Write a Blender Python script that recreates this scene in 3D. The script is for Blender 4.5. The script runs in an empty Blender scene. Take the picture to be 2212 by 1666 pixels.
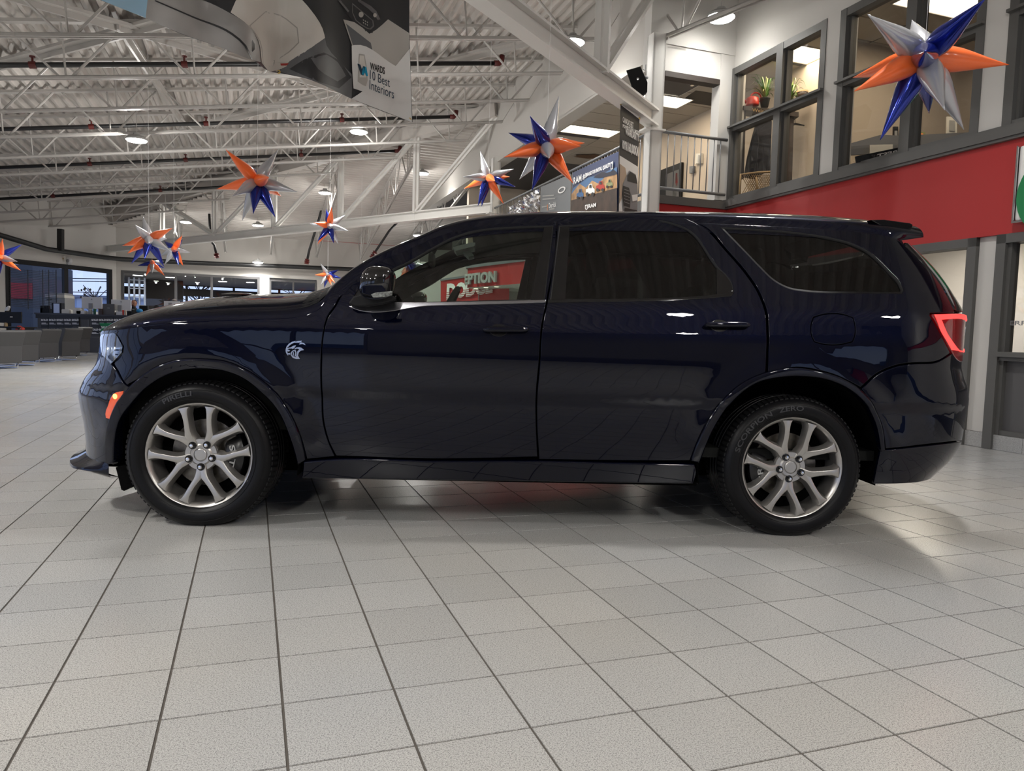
import bpy, bmesh, math, random
from math import sin, cos, pi, radians, sqrt, atan2
from mathutils import Vector, Matrix
from mathutils.geometry import delaunay_2d_cdt
random.seed(7)
SC = bpy.context.scene
COL = SC.collection
# ---------------------------------------------------------------- camera, world, exposure
FPX, PITCH, ROLL, EYE = 1600.0, radians(4.0), .02906, 1.028
cp, sp, cr, sr = cos(PITCH), sin(PITCH), cos(ROLL), sin(ROLL)
cam = bpy.data.cameras.new('camera'); cam.sensor_width = 36; cam.lens = FPX / 2212 * 36
cam.clip_start = .05; cam.clip_end = 500
camo = bpy.data.objects.new('camera', cam); COL.objects.link(camo)
_r = Vector((cr, sr * sp, sr * cp)); _u = Vector((-sr, cr * sp, cr * cp)); _f = Vector((0, cp, -sp))
camo.matrix_world = Matrix(((_r.x, _u.x, -_f.x, 0), (_r.y, _u.y, -_f.y, 0), (_r.z, _u.z, -_f.z, EYE), (0, 0, 0, 1)))
SC.camera = camo
SC.view_settings.view_transform = 'Standard'; SC.view_settings.look = 'None'
SC.view_settings.gamma = 1; SC.view_settings.use_curve_mapping = False
SC.view_settings.exposure = 0.6
SC.cycles.max_bounces = 7; SC.cycles.diffuse_bounces = 5; SC.cycles.glossy_bounces = 4
SC.cycles.transparent_max_bounces = 12; SC.cycles.transmission_bounces = 4
SC.cycles.sample_clamp_indirect = 4.0; SC.cycles.caustics_reflective = False; SC.cycles.caustics_refractive = False
world = bpy.data.worlds.new('world'); SC.world = world; world.use_nodes = True
wn = world.node_tree.nodes; wl = world.node_tree.links; wn.clear()
_o = wn.new('ShaderNodeOutputWorld'); _b = wn.new('ShaderNodeBackground'); _c = wn.new('ShaderNodeTexCoord')
_s = wn.new('ShaderNodeSeparateXYZ'); _m = wn.new('ShaderNodeValToRGB')
wl.new(_c.outputs['Generated'], _s.inputs[0]); wl.new(_s.outputs['Z'], _m.inputs[0]); wl.new(_m.outputs[0], _b.inputs[0]); wl.new(_b.outputs[0], _o.inputs[0])
_m.color_ramp.elements[0].position = 0; _m.color_ramp.elements[0].color = (.56, .66, .92, 1)
_m.color_ramp.elements[1].position = .5; _m.color_ramp.elements[1].color = (.20, .34, .75, 1)
_b.inputs[1].default_value = 1.0
LAMP_POWER = 95.0
# ---------------------------------------------------------------- helpers
TH = radians(19.43); CT, ST = cos(TH), sin(TH)
def W(u, v, z=0.0): return Vector((u * CT - v * ST, u * ST + v * CT, z))      # building axes -> world
def ray(x, y):
    X, Y = x - 1106, y - 833; a = X * cr + Y * sr; b = -X * sr + Y * cr
    return Vector((a / FPX, cp - b / FPX * sp, -sp - b / FPX * cp))
E0 = Vector((0, 0, EYE))
def at_z(x, y, z): d = ray(x, y); return E0 + d * ((z - EYE) / d.z)
def at_y(x, y, Y): d = ray(x, y); return E0 + d * (Y / d.y)
def at_pl(x, y, P, n): d = ray(x, y); return E0 + d * ((P - E0).dot(n) / d.dot(n))
UD = W(1, 0); VD = W(0, 1); ZD = Vector((0, 0, 1))
def at_u(x, y, u): return at_pl(x, y, W(u, 0), UD)
def at_v(x, y, v): return at_pl(x, y, W(0, v), VD)
def uv(P): return (P.x * CT + P.y * ST, -P.x * ST + P.y * CT)
MATS = {}
def mat(name, col, rough=.5, metal=0., spec=.5, coat=0., emit=None, es=1., alpha=1., coat_rough=.03, noise=None, bump=None):
    m = bpy.data.materials.new(name); m.use_nodes = True; MATS[name] = m
    n = m.node_tree.nodes; l = m.node_tree.links; b = n['Principled BSDF']
    b.inputs['Base Color'].default_value = (*col, 1); b.inputs['Roughness'].default_value = rough
    b.inputs['Metallic'].default_value = metal; b.inputs['Specular IOR Level'].default_value = spec
    b.inputs['Coat Weight'].default_value = coat; b.inputs['Coat Roughness'].default_value = coat_rough
    if emit: b.inputs['Emission Color'].default_value = (*emit, 1); b.inputs['Emission Strength'].default_value = es
    if noise or bump:
        tc = n.new('ShaderNodeTexCoord'); t = n.new('ShaderNodeTexNoise'); l.new(tc.outputs['Object'], t.inputs['Vector'])
        if noise:
            t.inputs['Scale'].default_value = noise[0]; r = n.new('ShaderNodeValToRGB'); l.new(t.outputs['Fac'], r.inputs[0])
            k = noise[1]; r.color_ramp.elements[0].position = .3; r.color_ramp.elements[1].position = .7
            r.color_ramp.elements[0].color = (*[c * (1 - k) for c in col], 1); r.color_ramp.elements[1].color = (*[min(1, c * (1 + k)) for c in col], 1)
            l.new(r.outputs[0], b.inputs['Base Color'])
        if bump:
            t2 = n.new('ShaderNodeTexNoise'); l.new(tc.outputs['Object'], t2.inputs['Vector']); t2.inputs['Scale'].default_value = bump[0]
            bp = n.new('ShaderNodeBump'); bp.inputs['Strength'].default_value = bump[1]; bp.inputs['Distance'].default_value = .01
            l.new(t2.outputs['Fac'], bp.inputs['Height']); l.new(bp.outputs[0], b.inputs['Normal'])
    return m
def glass(name, tint, refl=.06, rough=.0):
    m = bpy.data.materials.new(name); m.use_nodes = True; n = m.node_tree.nodes; l = m.node_tree.links; n.clear()
    o = n.new('ShaderNodeOutputMaterial'); t = n.new('ShaderNodeBsdfTransparent'); g = n.new('ShaderNodeBsdfGlossy'); x = n.new('ShaderNodeMixShader')
    t.inputs[0].default_value = (*tint, 1); g.inputs[0].default_value = (1, 1, 1, 1); g.inputs['Roughness'].default_value = rough
    fr = n.new('ShaderNodeFresnel'); fr.inputs[0].default_value = 1.5; ml = n.new('ShaderNodeMath'); ml.operation = 'MULTIPLY'
    ml.inputs[1].default_value = refl / .04; l.new(fr.outputs[0], ml.inputs[0]); ml.use_clamp = True
    ge = n.new('ShaderNodeNewGeometry'); sb = n.new('ShaderNodeMath'); sb.operation = 'SUBTRACT'; sb.inputs[0].default_value = 1; l.new(ge.outputs['Backfacing'], sb.inputs[1]); mm = n.new('ShaderNodeMath'); mm.operation = 'MULTIPLY'; l.new(ml.outputs[0], mm.inputs[0]); l.new(sb.outputs[0], mm.inputs[1])
    l.new(mm.outputs[0], x.inputs[0]); l.new(t.outputs[0], x.inputs[1]); l.new(g.outputs[0], x.inputs[2]); l.new(x.outputs[0], o.inputs[0])
    MATS[name] = m; return m
class MB:
    """collects faces, then links them as one mesh object"""
    def __init__(s): s.v = []; s.f = []; s.m = []; s.mi = 0
    def face(s, pts):
        i = len(s.v); s.v += [tuple(p) for p in pts]; s.f.append(tuple(range(i, i + len(pts)))); s.m.append(s.mi)
    def grid(s, rows, closeu=False, closev=False):
        i = len(s.v); R = len(rows); Cn = len(rows[0])
        for r in rows: s.v += [tuple(p) for p in r]
        for a in range(R if closev else R - 1):
            for b in range(Cn if closeu else Cn - 1):
                a2, b2 = (a + 1) % R, (b + 1) % Cn
                s.f.append((i + a * Cn + b, i + a * Cn + b2, i + a2 * Cn + b2, i + a2 * Cn + b)); s.m.append(s.mi)
    def hexa(s, p):      # 8 corners: bottom loop 0-3, top loop 4-7
        i = len(s.v); s.v += [tuple(q) for q in p]
        for f in ((3, 2, 1, 0), (4, 5, 6, 7), (0, 1, 5, 4), (1, 2, 6, 5), (2, 3, 7, 6), (3, 0, 4, 7)):
            s.f.append(tuple(i + k for k in f)); s.m.append(s.mi)
    def box(s, P, X, Y, Z, bev=0.):    # corner P and three edge vectors
        P, X, Y, Z = Vector(P), Vector(X), Vector(Y), Vector(Z)
        s.hexa([P, P + X, P + X + Y, P + Y, P + Z, P + X + Z, P + X + Y + Z, P + Y + Z])
    def abox(s, x0, y0, z0, x1, y1, z1): s.box((x0, y0, z0), (x1 - x0, 0, 0), (0, y1 - y0, 0), (0, 0, z1 - z0))
    def ubox(s, u0, u1, v0, v1, z0, z1): s.box(W(u0, v0, z0), UD * (u1 - u0), VD * (v1 - v0), ZD * (z1 - z0))
    def bar(s, A, B, w, h=None, up=ZD):
        A, B = Vector(A), Vector(B); h = h or w; d = (B - A).normalized()
        if abs(d.dot(up)) > .98: up = Vector((1, 0, 0)) if abs(d.x) < .9 else Vector((0, 1, 0))
        x = d.cross(up).normalized(); y = x.cross(d).normalized()
        o = A - x * w / 2 - y * h / 2; s.box(o, B - A, x * w, y * h)
    def tube(s, pts, r, n=10, caps=True, rad=None):
        pts = [Vector(p) for p in pts]; rows = []; px = None
        for i, p in enumerate(pts):
            d = (pts[min(i + 1, len(pts) - 1)] - pts[max(i - 1, 0)]).normalized()
            if px is None: px = d.orthogonal().normalized()
            else: px = (px - d * px.dot(d)).normalized()
            y = d.cross(px); rr = rad[i] if rad else r
            rows.append([p + (px * cos(2 * pi * k / n) + y * sin(2 * pi * k / n)) * rr for k in range(n)])
        s.grid(rows, closeu=True)
        if caps: s.face(rows[0][::-1]); s.face(rows[-1])
    def lathe(s, O, ax, prof, n=24, x=None, caps=False):   # prof: (radius, along)
        O = Vector(O); ax = Vector(ax).normalized(); x = x or ax.orthogonal().normalized(); y = ax.cross(x)
        rows = [[O + ax * h + (x * cos(2 * pi * k / n) + y * sin(2 * pi * k / n)) * r for k in range(n)] for r, h in prof]
        s.grid(rows, closeu=True)
        if caps: s.face(rows[0][::-1]); s.face(rows[-1])
    def prism(s, poly, D):     # planar polygon (3D) extruded by D
        D = Vector(D); p = [Vector(q) for q in poly]; q = [a + D for a in p]
        s.face(p[::-1]); s.face(q)
        for k in range(len(p)):
            j = (k + 1) % len(p); s.face([p[k], p[j], q[j], q[k]])
    def build(s, name, m=None, parent=None, smooth=False, auto=None, inv=None, bevel=0, weld=True):
        me = bpy.data.meshes.new(name); vs = s.v
        if inv is not None: vs = [tuple(inv @ Vector(p)) for p in vs]
        me.from_pydata(vs, [], s.f)
        ms = m if isinstance(m, (list, tuple)) else [m]
        for q in ms:
            if q: me.materials.append(MATS[q] if isinstance(q, str) else q)
        if len(ms) > 1: me.polygons.foreach_set('material_index', s.m)
        bm = bmesh.new(); bm.from_mesh(me)
        if weld: bmesh.ops.remove_doubles(bm, verts=bm.verts, dist=1e-5)
        bmesh.ops.recalc_face_normals(bm, faces=bm.faces)
        if bevel: bmesh.ops.bevel(bm, geom=[e for e in bm.edges if e.is_manifold and e.calc_face_angle(0) > .5], offset=bevel, segments=2, affect='EDGES', profile=.6)
        bm.to_mesh(me); bm.free()
        if smooth or auto:
            me.polygons.foreach_set('use_smooth', [True] * len(me.polygons))
            if auto:
                me.update()
                try: me.set_sharp_from_angle(angle=radians(auto))
                except Exception: pass
        o = bpy.data.objects.new(name, me); COL.objects.link(o)
        if parent is not None: o.parent = parent
        return o
def empty(name, loc=(0, 0, 0), rz=0.):
    o = bpy.data.objects.new(name, None); COL.objects.link(o); o.location = loc; o.rotation_euler = (0, 0, rz); o.empty_display_size = .1
    o.matrix_basis = Matrix.Translation(Vector(loc)) @ Matrix.Rotation(rz, 4, 'Z'); return o
def tag(o, label, cat, group=None):
    o['label'] = label; o['category'] = cat
    if group: o['group'] = group
    return o
def thing(name, label, cat, loc=(0, 0, 0), rz=0., group=None): return tag(empty(name, loc, rz), label, cat, group)
def inv_of(o): return (Matrix.Translation(o.location) @ Matrix.Rotation(o.rotation_euler.z, 4, 'Z')).inverted()
def struct(o, kind='structure'): o['kind'] = kind; return o
_fc = {}
def text_faces(s, bold=0.):
    """outline of the text as a triangulated flat mesh, normalised by its own bounds"""
    k = (s, bold)
    if k in _fc: return _fc[k]
    cu = bpy.data.curves.new('txt', 'FONT'); cu.body = s; cu.size = 1; cu.offset = bold; cu.resolution_u = 3
    ob = bpy.data.objects.new('txt', cu); COL.objects.link(ob)
    dg = bpy.context.evaluated_depsgraph_get(); me = ob.evaluated_get(dg).to_mesh()
    v = [(a.co.x, a.co.y) for a in me.vertices]; f = [tuple(p.vertices) for p in me.polygons]
    bpy.data.objects.remove(ob); bpy.data.curves.remove(cu)
    x0 = min(a[0] for a in v); x1 = max(a[0] for a in v); y0 = min(a[1] for a in v); y1 = max(a[1] for a in v)
    r = ([((a - x0) / (x1 - x0), (b - y0) / (y1 - y0)) for a, b in v], f, (x1 - x0) / (y1 - y0)); _fc[k] = r; return r
def put_text(mb, s, fn, bold=0., depth=None):
    """fn maps (0..1, 0..1) of the text box to a 3D point; depth extrudes it"""
    v, f, _ = text_faces(s, bold); i = len(mb.v); P = [Vector(fn(a, b)) for a, b in v]
    if depth is None:
        mb.v += [tuple(p) for p in P]
        for q in f: mb.f.append(tuple(i + k for k in q)); mb.m.append(mb.mi)
    else:
        D = Vector(depth); n = len(P); mb.v += [tuple(p) for p in P] + [tuple(p + D) for p in P]
        cnt = {}
        for q in f:
            mb.f.append(tuple(i + k for k in q)[::-1]); mb.m.append(mb.mi); mb.f.append(tuple(i + n + k for k in q)); mb.m.append(mb.mi)
            for a, b in zip(q, q[1:] + q[:1]): cnt[(a, b)] = 1
        for a, b in cnt:
            if (b, a) not in cnt: mb.f.append((i + a, i + b, i + n + b, i + n + a)); mb.m.append(mb.mi)
def quad_fn(A, B, C_, D):   # A lower left, B lower right, C upper right, D upper left
    A, B, C_, D = map(Vector, (A, B, C_, D))
    return lambda s, t: (A * (1 - s) + B * s) * (1 - t) + (D * (1 - s) + C_ * s) * t
# ---------------------------------------------------------------- materials
mat('wall', (.56, .545, .52), .75, bump=(60, .02)); mat('column_white', (.74, .73, .70), .4); mat('wall_back', (.16, .155, .15), .8); mat('wall_far', (.52, .50, .47), .8); mat('steel_white', (.46, .442, .42), .45, bump=(40, .02))
mat('deck', (.52, .49, .46), .6, noise=(1.2, .06)); mat('red_wall', (.40, .02, .02), .6, bump=(60, .02)); mat('grey_trim', (.088, .086, .082), .5, bump=(50, .02))
mat('grey_panel', (.085, .083, .085), .55); mat('dark_pipe', (.012, .012, .013), .4); mat('red_iron', (.09, .008, .006), .5)
mat('black', (.006, .006, .007), .5, spec=.3); mat('black_gloss', (.004, .004, .005), .08, coat=.6); mat('black_rough', (.008, .008, .008), .9)
mat('grout', (.085, .075, .065), .9, bump=(300, .1)); mat('rail_grey', (.16, .165, .175), .45); mat('brown_beam', (.035, .025, .02), .6)
mat('beige', (.55, .47, .38), .8); mat('ceiling_tile', (.50, .46, .40), .9, bump=(120, .1)); mat('asphalt', (.10, .11, .14), .9, noise=(.3, .2))
mat('panel_light', (1, 1, 1), .5, emit=(1, .88, .68), es=2.6); mat('lens', (1, 1, 1), .4, emit=(1, .97, .9), es=30.0)
mat('foil_orange', (.95, .16, .03), .28, spec=.5, coat=.5, coat_rough=.12, emit=None); mat('foil_white', (.46, .47, .50), .22, metal=.35, coat=.4, coat_rough=.1)
mat('foil_blue', (.014, .03, .30), .14, metal=.7, coat=.5); mat('leather', (.010, .0105, .012), .5, bump=(90, .08)); mat('leather_light', (.04, .04, .042), .5, bump=(90, .08))
mat('chrome', (.75, .75, .76), .12, metal=1); mat('chrome_dark', (.25, .25, .27), .2, metal=1); mat('counter_grey', (.062, .058, .056), .5); mat('counter_top', (.02, .017, .015), .3)
mat('sign_black', (.018, .018, .019), .5); mat('sign_white', (.8, .8, .8), .5); mat('sign_green', (.0, .19, .055), .5); mat('mac_white', (.62, .62, .63), .35); mat('mac_grey', (.25, .25, .26), .4)
mat('plastic_grey', (.35, .35, .34), .5); mat('skin', (.32, .15, .10), .5); mat('hair', (.02, .012, .01), .8); mat('shirt', (.007, .007, .008), .8)
mat('mug_green', (.0, .08, .04), .4); mat('paper', (.7, .68, .62), .7); mat('blue_cloth', (.02, .22, .5), .7); mat('wood_dark', (.035, .022, .015), .5, noise=(9, .3))
mat('leaf', (.10, .22, .04), .5); mat('leaf_pale', (.42, .47, .2), .5); mat('pot_black', (.015, .02, .015), .5); mat('plastic_red', (.55, .03, .015), .35)
mat('jacket', (.016, .018, .024), .9, noise=(14, .6)); mat('cane', (.40, .27, .13), .6); mat('picture_grey', (.30, .26, .2), .7); mat('ink', (.03, .025, .02), .7)
mat('banner_navy', (.016, .028, .085), .45); mat('banner_grey', (.17, .18, .19), .5); mat('banner_black', (.018, .018, .022), .5); mat('banner_white', (.82, .82, .81), .5)
mat('print_brown', (.045, .025, .016), .5, noise=(6, .4)); mat('print_dust', (.42, .25, .12), .6, noise=(5, .35)); mat('print_sky', (.08, .16, .30), .6); mat('print_rock', (.03, .03, .045), .6)
mat('print_orange', (.9, .3, .08), .5); mat('print_red', (.4, .03, .02), .5); mat('print_blue', (.04, .12, .28), .5); mat('print_lime', (.25, .27, .12), .5)
mat('print_light_blue', (.45, .75, 1.0), .4); mat('print_seat', (.78, .75, .70), .4, bump=(900, .3)); mat('print_seat_shade', (.50, .48, .45), .4); mat('print_dark', (.035, .036, .04), .3); mat('print_mid', (.14, .145, .155), .3)
mat('print_bench', (.38, .37, .36), .35, noise=(2, .25)); mat('print_cyan', (.0, .35, .6), .5); mat('print_deep', (.01, .04, .08), .5); mat('speaker_black', (.012, .012, .013), .7)
mat('foliage', (.05, .07, .06), .9); mat('building_white', (.55, .6, .7), .8); mat('concrete', (.35, .35, .36), .9)
mat('brass', (.6, .42, .12), .3, metal=1); mat('stain', (.16, .09, .05), .9); mat('print_sand', (.5, .38, .28), .6)
glass('window_glass', (.90, .92, .95), .05); glass('office_glass', (.90, .88, .85), .04); glass('car_glass', (.60, .68, .62), .045); glass('car_glass_dark', (.09, .095, .09), .03)
def tile_mat():
    m = bpy.data.materials.new('floor_tile'); m.use_nodes = True; n = m.node_tree.nodes; l = m.node_tree.links; b = n['Principled BSDF']; MATS['floor_tile'] = m
    g = n.new('ShaderNodeNewGeometry'); mp = n.new('ShaderNodeMapping'); mp.vector_type = 'POINT'; l.new(g.outputs['Position'], mp.inputs[0])
    def noise(sc, det=2., rot=None):
        t = n.new('ShaderNodeTexNoise'); t.inputs['Scale'].default_value = sc; t.inputs['Detail'].default_value = det; l.new(g.outputs['Position'], t.inputs['Vector']); return t
    a = noise(560, 1); c = noise(210, 2); d = noise(.55, 2); 
    r1 = n.new('ShaderNodeValToRGB'); l.new(a.outputs['Fac'], r1.inputs[0]); e = r1.color_ramp.elements
    e[0].position = .34; e[0].color = (.20, .20, .20, 1); e[1].position = .46; e[1].color = (.415, .412, .40, 1); e2 = r1.color_ramp.elements.new(.66); e2.color = (.55, .545, .53, 1)
    r2 = n.new('ShaderNodeValToRGB'); l.new(c.outputs['Fac'], r2.inputs[0]); e = r2.color_ramp.elements
    e[0].position = .36; e[0].color = (.64, .64, .65, 1); e[1].position = .5; e[1].color = (1, 1, 1, 1)
    mx = n.new('ShaderNodeMixRGB'); mx.blend_type = 'MULTIPLY'; mx.inputs[0].default_value = 1; l.new(r1.outputs[0], mx.inputs[1]); l.new(r2.outputs[0], mx.inputs[2])
    r3 = n.new('ShaderNodeValToRGB'); l.new(d.outputs['Fac'], r3.inputs[0]); e = r3.color_ramp.elements
    e[0].position = .3; e[0].color = (.9, .92, .95, 1); e[1].position = .7; e[1].color = (1.0, .97, .92, 1)
    m2 = n.new('ShaderNodeMixRGB'); m2.blend_type = 'MULTIPLY'; m2.inputs[0].default_value = 1; l.new(mx.outputs[0], m2.inputs[1]); l.new(r3.outputs[0], m2.inputs[2])
    # per tile tone
    mp.inputs['Location'].default_value = (0, 0, 0); mp.inputs['Rotation'].default_value = (0, 0, -TH); mp.inputs['Scale'].default_value = (1, 1, 1)
    ad = n.new('ShaderNodeVectorMath'); ad.operation = 'SUBTRACT'; ad.inputs[1].default_value = (GU0, GV0, 0); l.new(mp.outputs[0], ad.inputs[0])
    dv = n.new('ShaderNodeVectorMath'); dv.operation = 'SCALE'; dv.inputs['Scale'].default_value = 1 / TILE; l.new(ad.outputs[0], dv.inputs[0])
    fl = n.new('ShaderNodeVectorMath'); fl.operation = 'FLOOR'; l.new(dv.outputs[0], fl.inputs[0])
    s2 = n.new('ShaderNodeSeparateXYZ'); l.new(fl.outputs[0], s2.inputs[0]); cb = n.new('ShaderNodeCombineXYZ'); l.new(s2.outputs[0], cb.inputs[0]); l.new(s2.outputs[1], cb.inputs[1])
    w = n.new('ShaderNodeTexWhiteNoise'); w.noise_dimensions = '2D'; l.new(cb.outputs[0], w.inputs['Vector'])
    mr = n.new('ShaderNodeMapRange'); l.new(w.outputs['Value'], mr.inputs[0]); mr.inputs[3].default_value = .93; mr.inputs[4].default_value = 1.04
    m3 = n.new('ShaderNodeMixRGB'); m3.blend_type = 'MULTIPLY'; m3.inputs[0].default_value = 1; l.new(m2.outputs[0], m3.inputs[1]); l.new(mr.outputs[0], m3.inputs[2])
    l.new(m3.outputs[0], b.inputs['Base Color']); b.inputs['Roughness'].default_value = .24; b.inputs['Specular IOR Level'].default_value = .45
    bn = noise(220, 1); bp = n.new('ShaderNodeBump'); bp.inputs['Strength'].default_value = .16; bp.inputs['Distance'].default_value = .002
    l.new(bn.outputs['Fac'], bp.inputs['Height']); l.new(bp.outputs[0], b.inputs['Normal'])
TILE = .3051; GU0, GV0 = .69 + 0.0, 2.66
_q = uv(Vector((-.2294, 2.7377, 0))); GU0, GV0 = _q[0] - 80 * TILE, _q[1] - 80 * TILE
tile_mat()
def paint_mat():
    m = mat('car_paint', (.0022, .0036, .014), .4, metal=.6, spec=.0, coat=1., coat_rough=.012); m.node_tree.nodes['Principled BSDF'].inputs['Coat IOR'].default_value = 1.39; n = m.node_tree.nodes; l = m.node_tree.links; b = n['Principled BSDF']
    tc = n.new('ShaderNodeTexCoord'); v = n.new('ShaderNodeTexNoise'); v.inputs['Scale'].default_value = 900; l.new(tc.outputs['Object'], v.inputs['Vector'])
    r = n.new('ShaderNodeValToRGB'); l.new(v.outputs['Fac'], r.inputs[0]); e = r.color_ramp.elements; e[0].position = .45; e[0].color = (.0006, .0009, .0035, 1); e[1].position = .72; e[1].color = (.0022, .004, .022, 1)
    l.new(r.outputs[0], b.inputs['Base Color'])
paint_mat()
mat('car_black', (.004, .004, .0045), .08); mat('car_rubber', (.006, .006, .0065), .55, spec=.25); mat('tyre', (.0045, .0045, .0052), .38, spec=.17, bump=(160, .04)); mat('tyre_text', (.022, .022, .024), .4)
mat('alloy', (.42, .405, .385), .30, metal=.85, coat=.3, coat_rough=.2); mat('alloy_dark', (.10, .10, .10), .4, metal=.8); mat('disc', (.16, .145, .125), .35, metal=.9, noise=(30, .3)); mat('caliper', (.006, .006, .007), .3)
mat('liner', (.002, .002, .002), .95, spec=.05); mat('interior', (.008, .0085, .008), .8, spec=.15); mat('headliner', (.016, .016, .015), .9)
mat('lamp_red', (.22, .002, .004), .15, coat=1.); mat('lamp_red_lit', (.8, .02, .02), .3, emit=(1, .045, .04), es=1.5); mat('lamp_amber', (.55, .06, .008), .2, coat=1., emit=(1, .12, .01), es=.12); mat('lamp_amber_lit', (1, .4, .05), .3, emit=(1, .5, .08), es=3.)
mat('lamp_clear', (.5, .54, .58), .08, metal=.7, coat=1.); mat('lamp_lens', (.16, .17, .16), .45, metal=.2, noise=(120, .7)); glass('headlight_glass', (.92, .94, .96), .09)
mat('led_white', (1, 1, 1), .3, emit=(.9, .95, 1), es=4.)
# ================================================================ THE SETTING
def nearest(seq, f): return min(seq, key=f)
U_R, U_B, V_K, V_FAR = 7.1, 5.9, 10.12, 32.0            # right wall, balcony line, jog, far wall
fl = MB(); PERIM = [(-11, -9), (7.1, -9), (7.1, 10.12), (14, 10.12), (14, 32), (-4.9, 32), (-7.9, 28.1), (-11, 20)]
fl.prism([W(u, v, -.25) for u, v in PERIM], (0, 0, .247))
floor = struct(fl.build('floor', 'grout'))
def tile_geo(mb, P, x, y, T=TILE, g=.0034, ch=.0003):
    c = P + (x + y) * T / 2; h = T / 2 - g; i = len(mb.v)
    for k, z in ((h, -.004), (h - ch, 0.)):
        for a, b in ((-1, -1), (1, -1), (1, 1), (-1, 1)): mb.v.append(tuple(c + x * a * k + y * b * k + ZD * z))
    mb.f += [(i + 4, i + 5, i + 6, i + 7)] + [(i + a, i + (a + 1) % 4, i + 4 + (a + 1) % 4, i + 4 + a) for a in range(4)]; mb.m += [0] * 5
tm = MB(); tile_geo(tm, Vector((-TILE / 2, -TILE / 2, 0)), Vector((1, 0, 0)), Vector((0, 1, 0)))
tile0 = tm.build('tile', 'floor_tile', floor); tile_me = tile0.data; first = True
cand = []; rest = MB()
def inside(u, v):
    c = False; n = len(PERIM)
    for i in range(n):
        (a, b), (p, q) = PERIM[i], PERIM[(i + 1) % n]
        if (b > v) != (q > v) and u < (p - a) * (v - b) / (q - b) + a: c = not c
    return c
def project(P):
    d = P.y * cp - (P.z - EYE) * sp
    if d < .3: return None
    u = P.y * sp + (P.z - EYE) * cp; a = FPX * P.x / d; b = -FPX * u / d
    return a * cr - b * sr + 1106, a * sr + b * cr + 833, d
for i in range(40, 130):
    for j in range(40, 180):
        u, v = GU0 + (i + .5) * TILE, GV0 + (j + .5) * TILE
        if not inside(u, v): continue
        P = W(u, v); q = project(P)
        vis = q and -120 < q[0] < 2330 and 600 < q[1] < 1760
        cand.append((q[2] if vis else 999, i, j))
cand.sort(); n_t = 0
for d, i, j in cand:
    u, v = GU0 + i * TILE, GV0 + j * TILE
    if n_t < 300 and d < 900:
        c = W(u + TILE / 2, v + TILE / 2)
        if first: o = tile0; first = False
        else: o = bpy.data.objects.new('tile', tile_me); COL.objects.link(o); o.parent = floor
        o.location = c; o.rotation_euler = (0, 0, TH); n_t += 1
    else: tile_geo(rest, W(u, v), UD, VD)
struct(rest.build('tiles', 'floor_tile', floor, weld=False), 'stuff')
# ---- outside ground
g = MB(); g.ubox(-60, 40, -50, 120, -.6, -.3); struct(g.build('ground', 'asphalt'))
# ---- roof decks
def z_near(u): return 7.03 + .148 * (u - 5.9)
def v_hip(u): return 18.46 + (5.92 - u) * 1.2
def z_far(v): return 4.62 + .17 * (32 - v)
dk = MB(); pitch = .215; u = -11.2
while u < 5.9:
    pr = [(0, 0), (.05, .075), (.115, .075), (.165, 0), (pitch, 0)]; vh = min(v_hip(u), 32.2)
    rows = []
    for v in (-9.2, vh): rows.append([W(u + a, v, z_near(u + a) + b) for a, b in pr])
    dk.grid(rows); u += pitch
v = 18.0
while v < 32.2:
    pr = [(0, 0), (.04, .05), (.09, .05), (.13, 0), (.19, 0)]; u0 = max(5.92 - (v - 18.46) / 1.2, -8.5)
    dk.grid([[W(uu, v + a, z_far(v + a) + b) for a, b in pr] for uu in (u0, 9.5)]); v += .19
for u0, u1, v0, v1 in ((5.9, 9.0, -9.2, 10.3), (9.4, 14, 10, 32.2)): dk.face([W(u0, v0, 7.2), W(u1, v0, 7.2), W(u1, v1, 7.2), W(u0, v1, 7.2)])
v = 18.0
while v < 31.9:
    pq = []
    for vv_ in (v, v + .7):
        ub = 5.92 - (vv_ - 18.46) / 1.2; pq.append((ub, vv_))
    dk.face([W(pq[0][0], pq[0][1], z_far(pq[0][1]) + .02), W(pq[1][0], pq[1][1], z_far(pq[1][1]) + .02), W(pq[1][0], pq[1][1], z_near(pq[1][0]) + .08), W(pq[0][0], pq[0][1], z_near(pq[0][0]) + .08)]); v += .7
ceiling = struct(dk.build('ceiling', 'deck', weld=False))
rs = MB(); rs.prism([W(-12, -10, 7.6), W(15, -10, 7.6), W(15, 33, 7.6), W(-12, 33, 7.6)], (0, 0, .2)); struct(rs.build('roof_slab', 'deck'))
# ---- far and left facade
PL = W(-4.9, 32); PL2 = W(-7.9, 28.1); dW4 = (PL2 - PL).normalized(); nW4 = Vector((-dW4.y, dW4.x, 0))
def on_w4(x, y): return at_pl(x, y, PL, nW4)
def wall_piece(mb, A, B, z0, z1, t=.2):     # vertical slab from A to B, thickness t away from the room (right hand side of A->B)
    A, B = Vector((A.x, A.y, 0)), Vector((B.x, B.y, 0)); d = (B - A).normalized(); n = Vector((d.y, -d.x, 0))
    mb.box(A + ZD * z0, B - A, n * t, ZD * (z1 - z0))
def glazed(mb_wall, mb_frame, panes, A, B, z0, z1, muls=(), fw=.09, rails=()):
    """frame members and a pane for a glazed bay between A and B"""
    A, B = Vector((A.x, A.y, 0)), Vector((B.x, B.y, 0)); d = (B - A).normalized(); n = Vector((d.y, -d.x, 0)); L = (B - A).length
    for s in [0, L - fw] + [m * L - fw / 2 for m in muls]: mb_frame.box(A + d * s + ZD * z0 - n * .02, d * fw, n * .12, ZD * (z1 - z0))
    for z in [z0, z1 - fw] + list(rails): mb_frame.box(A + ZD * z - n * .018, d * L, n * .115, ZD * fw)
    panes.box(A + n * .04 + ZD * z0, d * L, n * .012, ZD * (z1 - z0))
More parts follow.
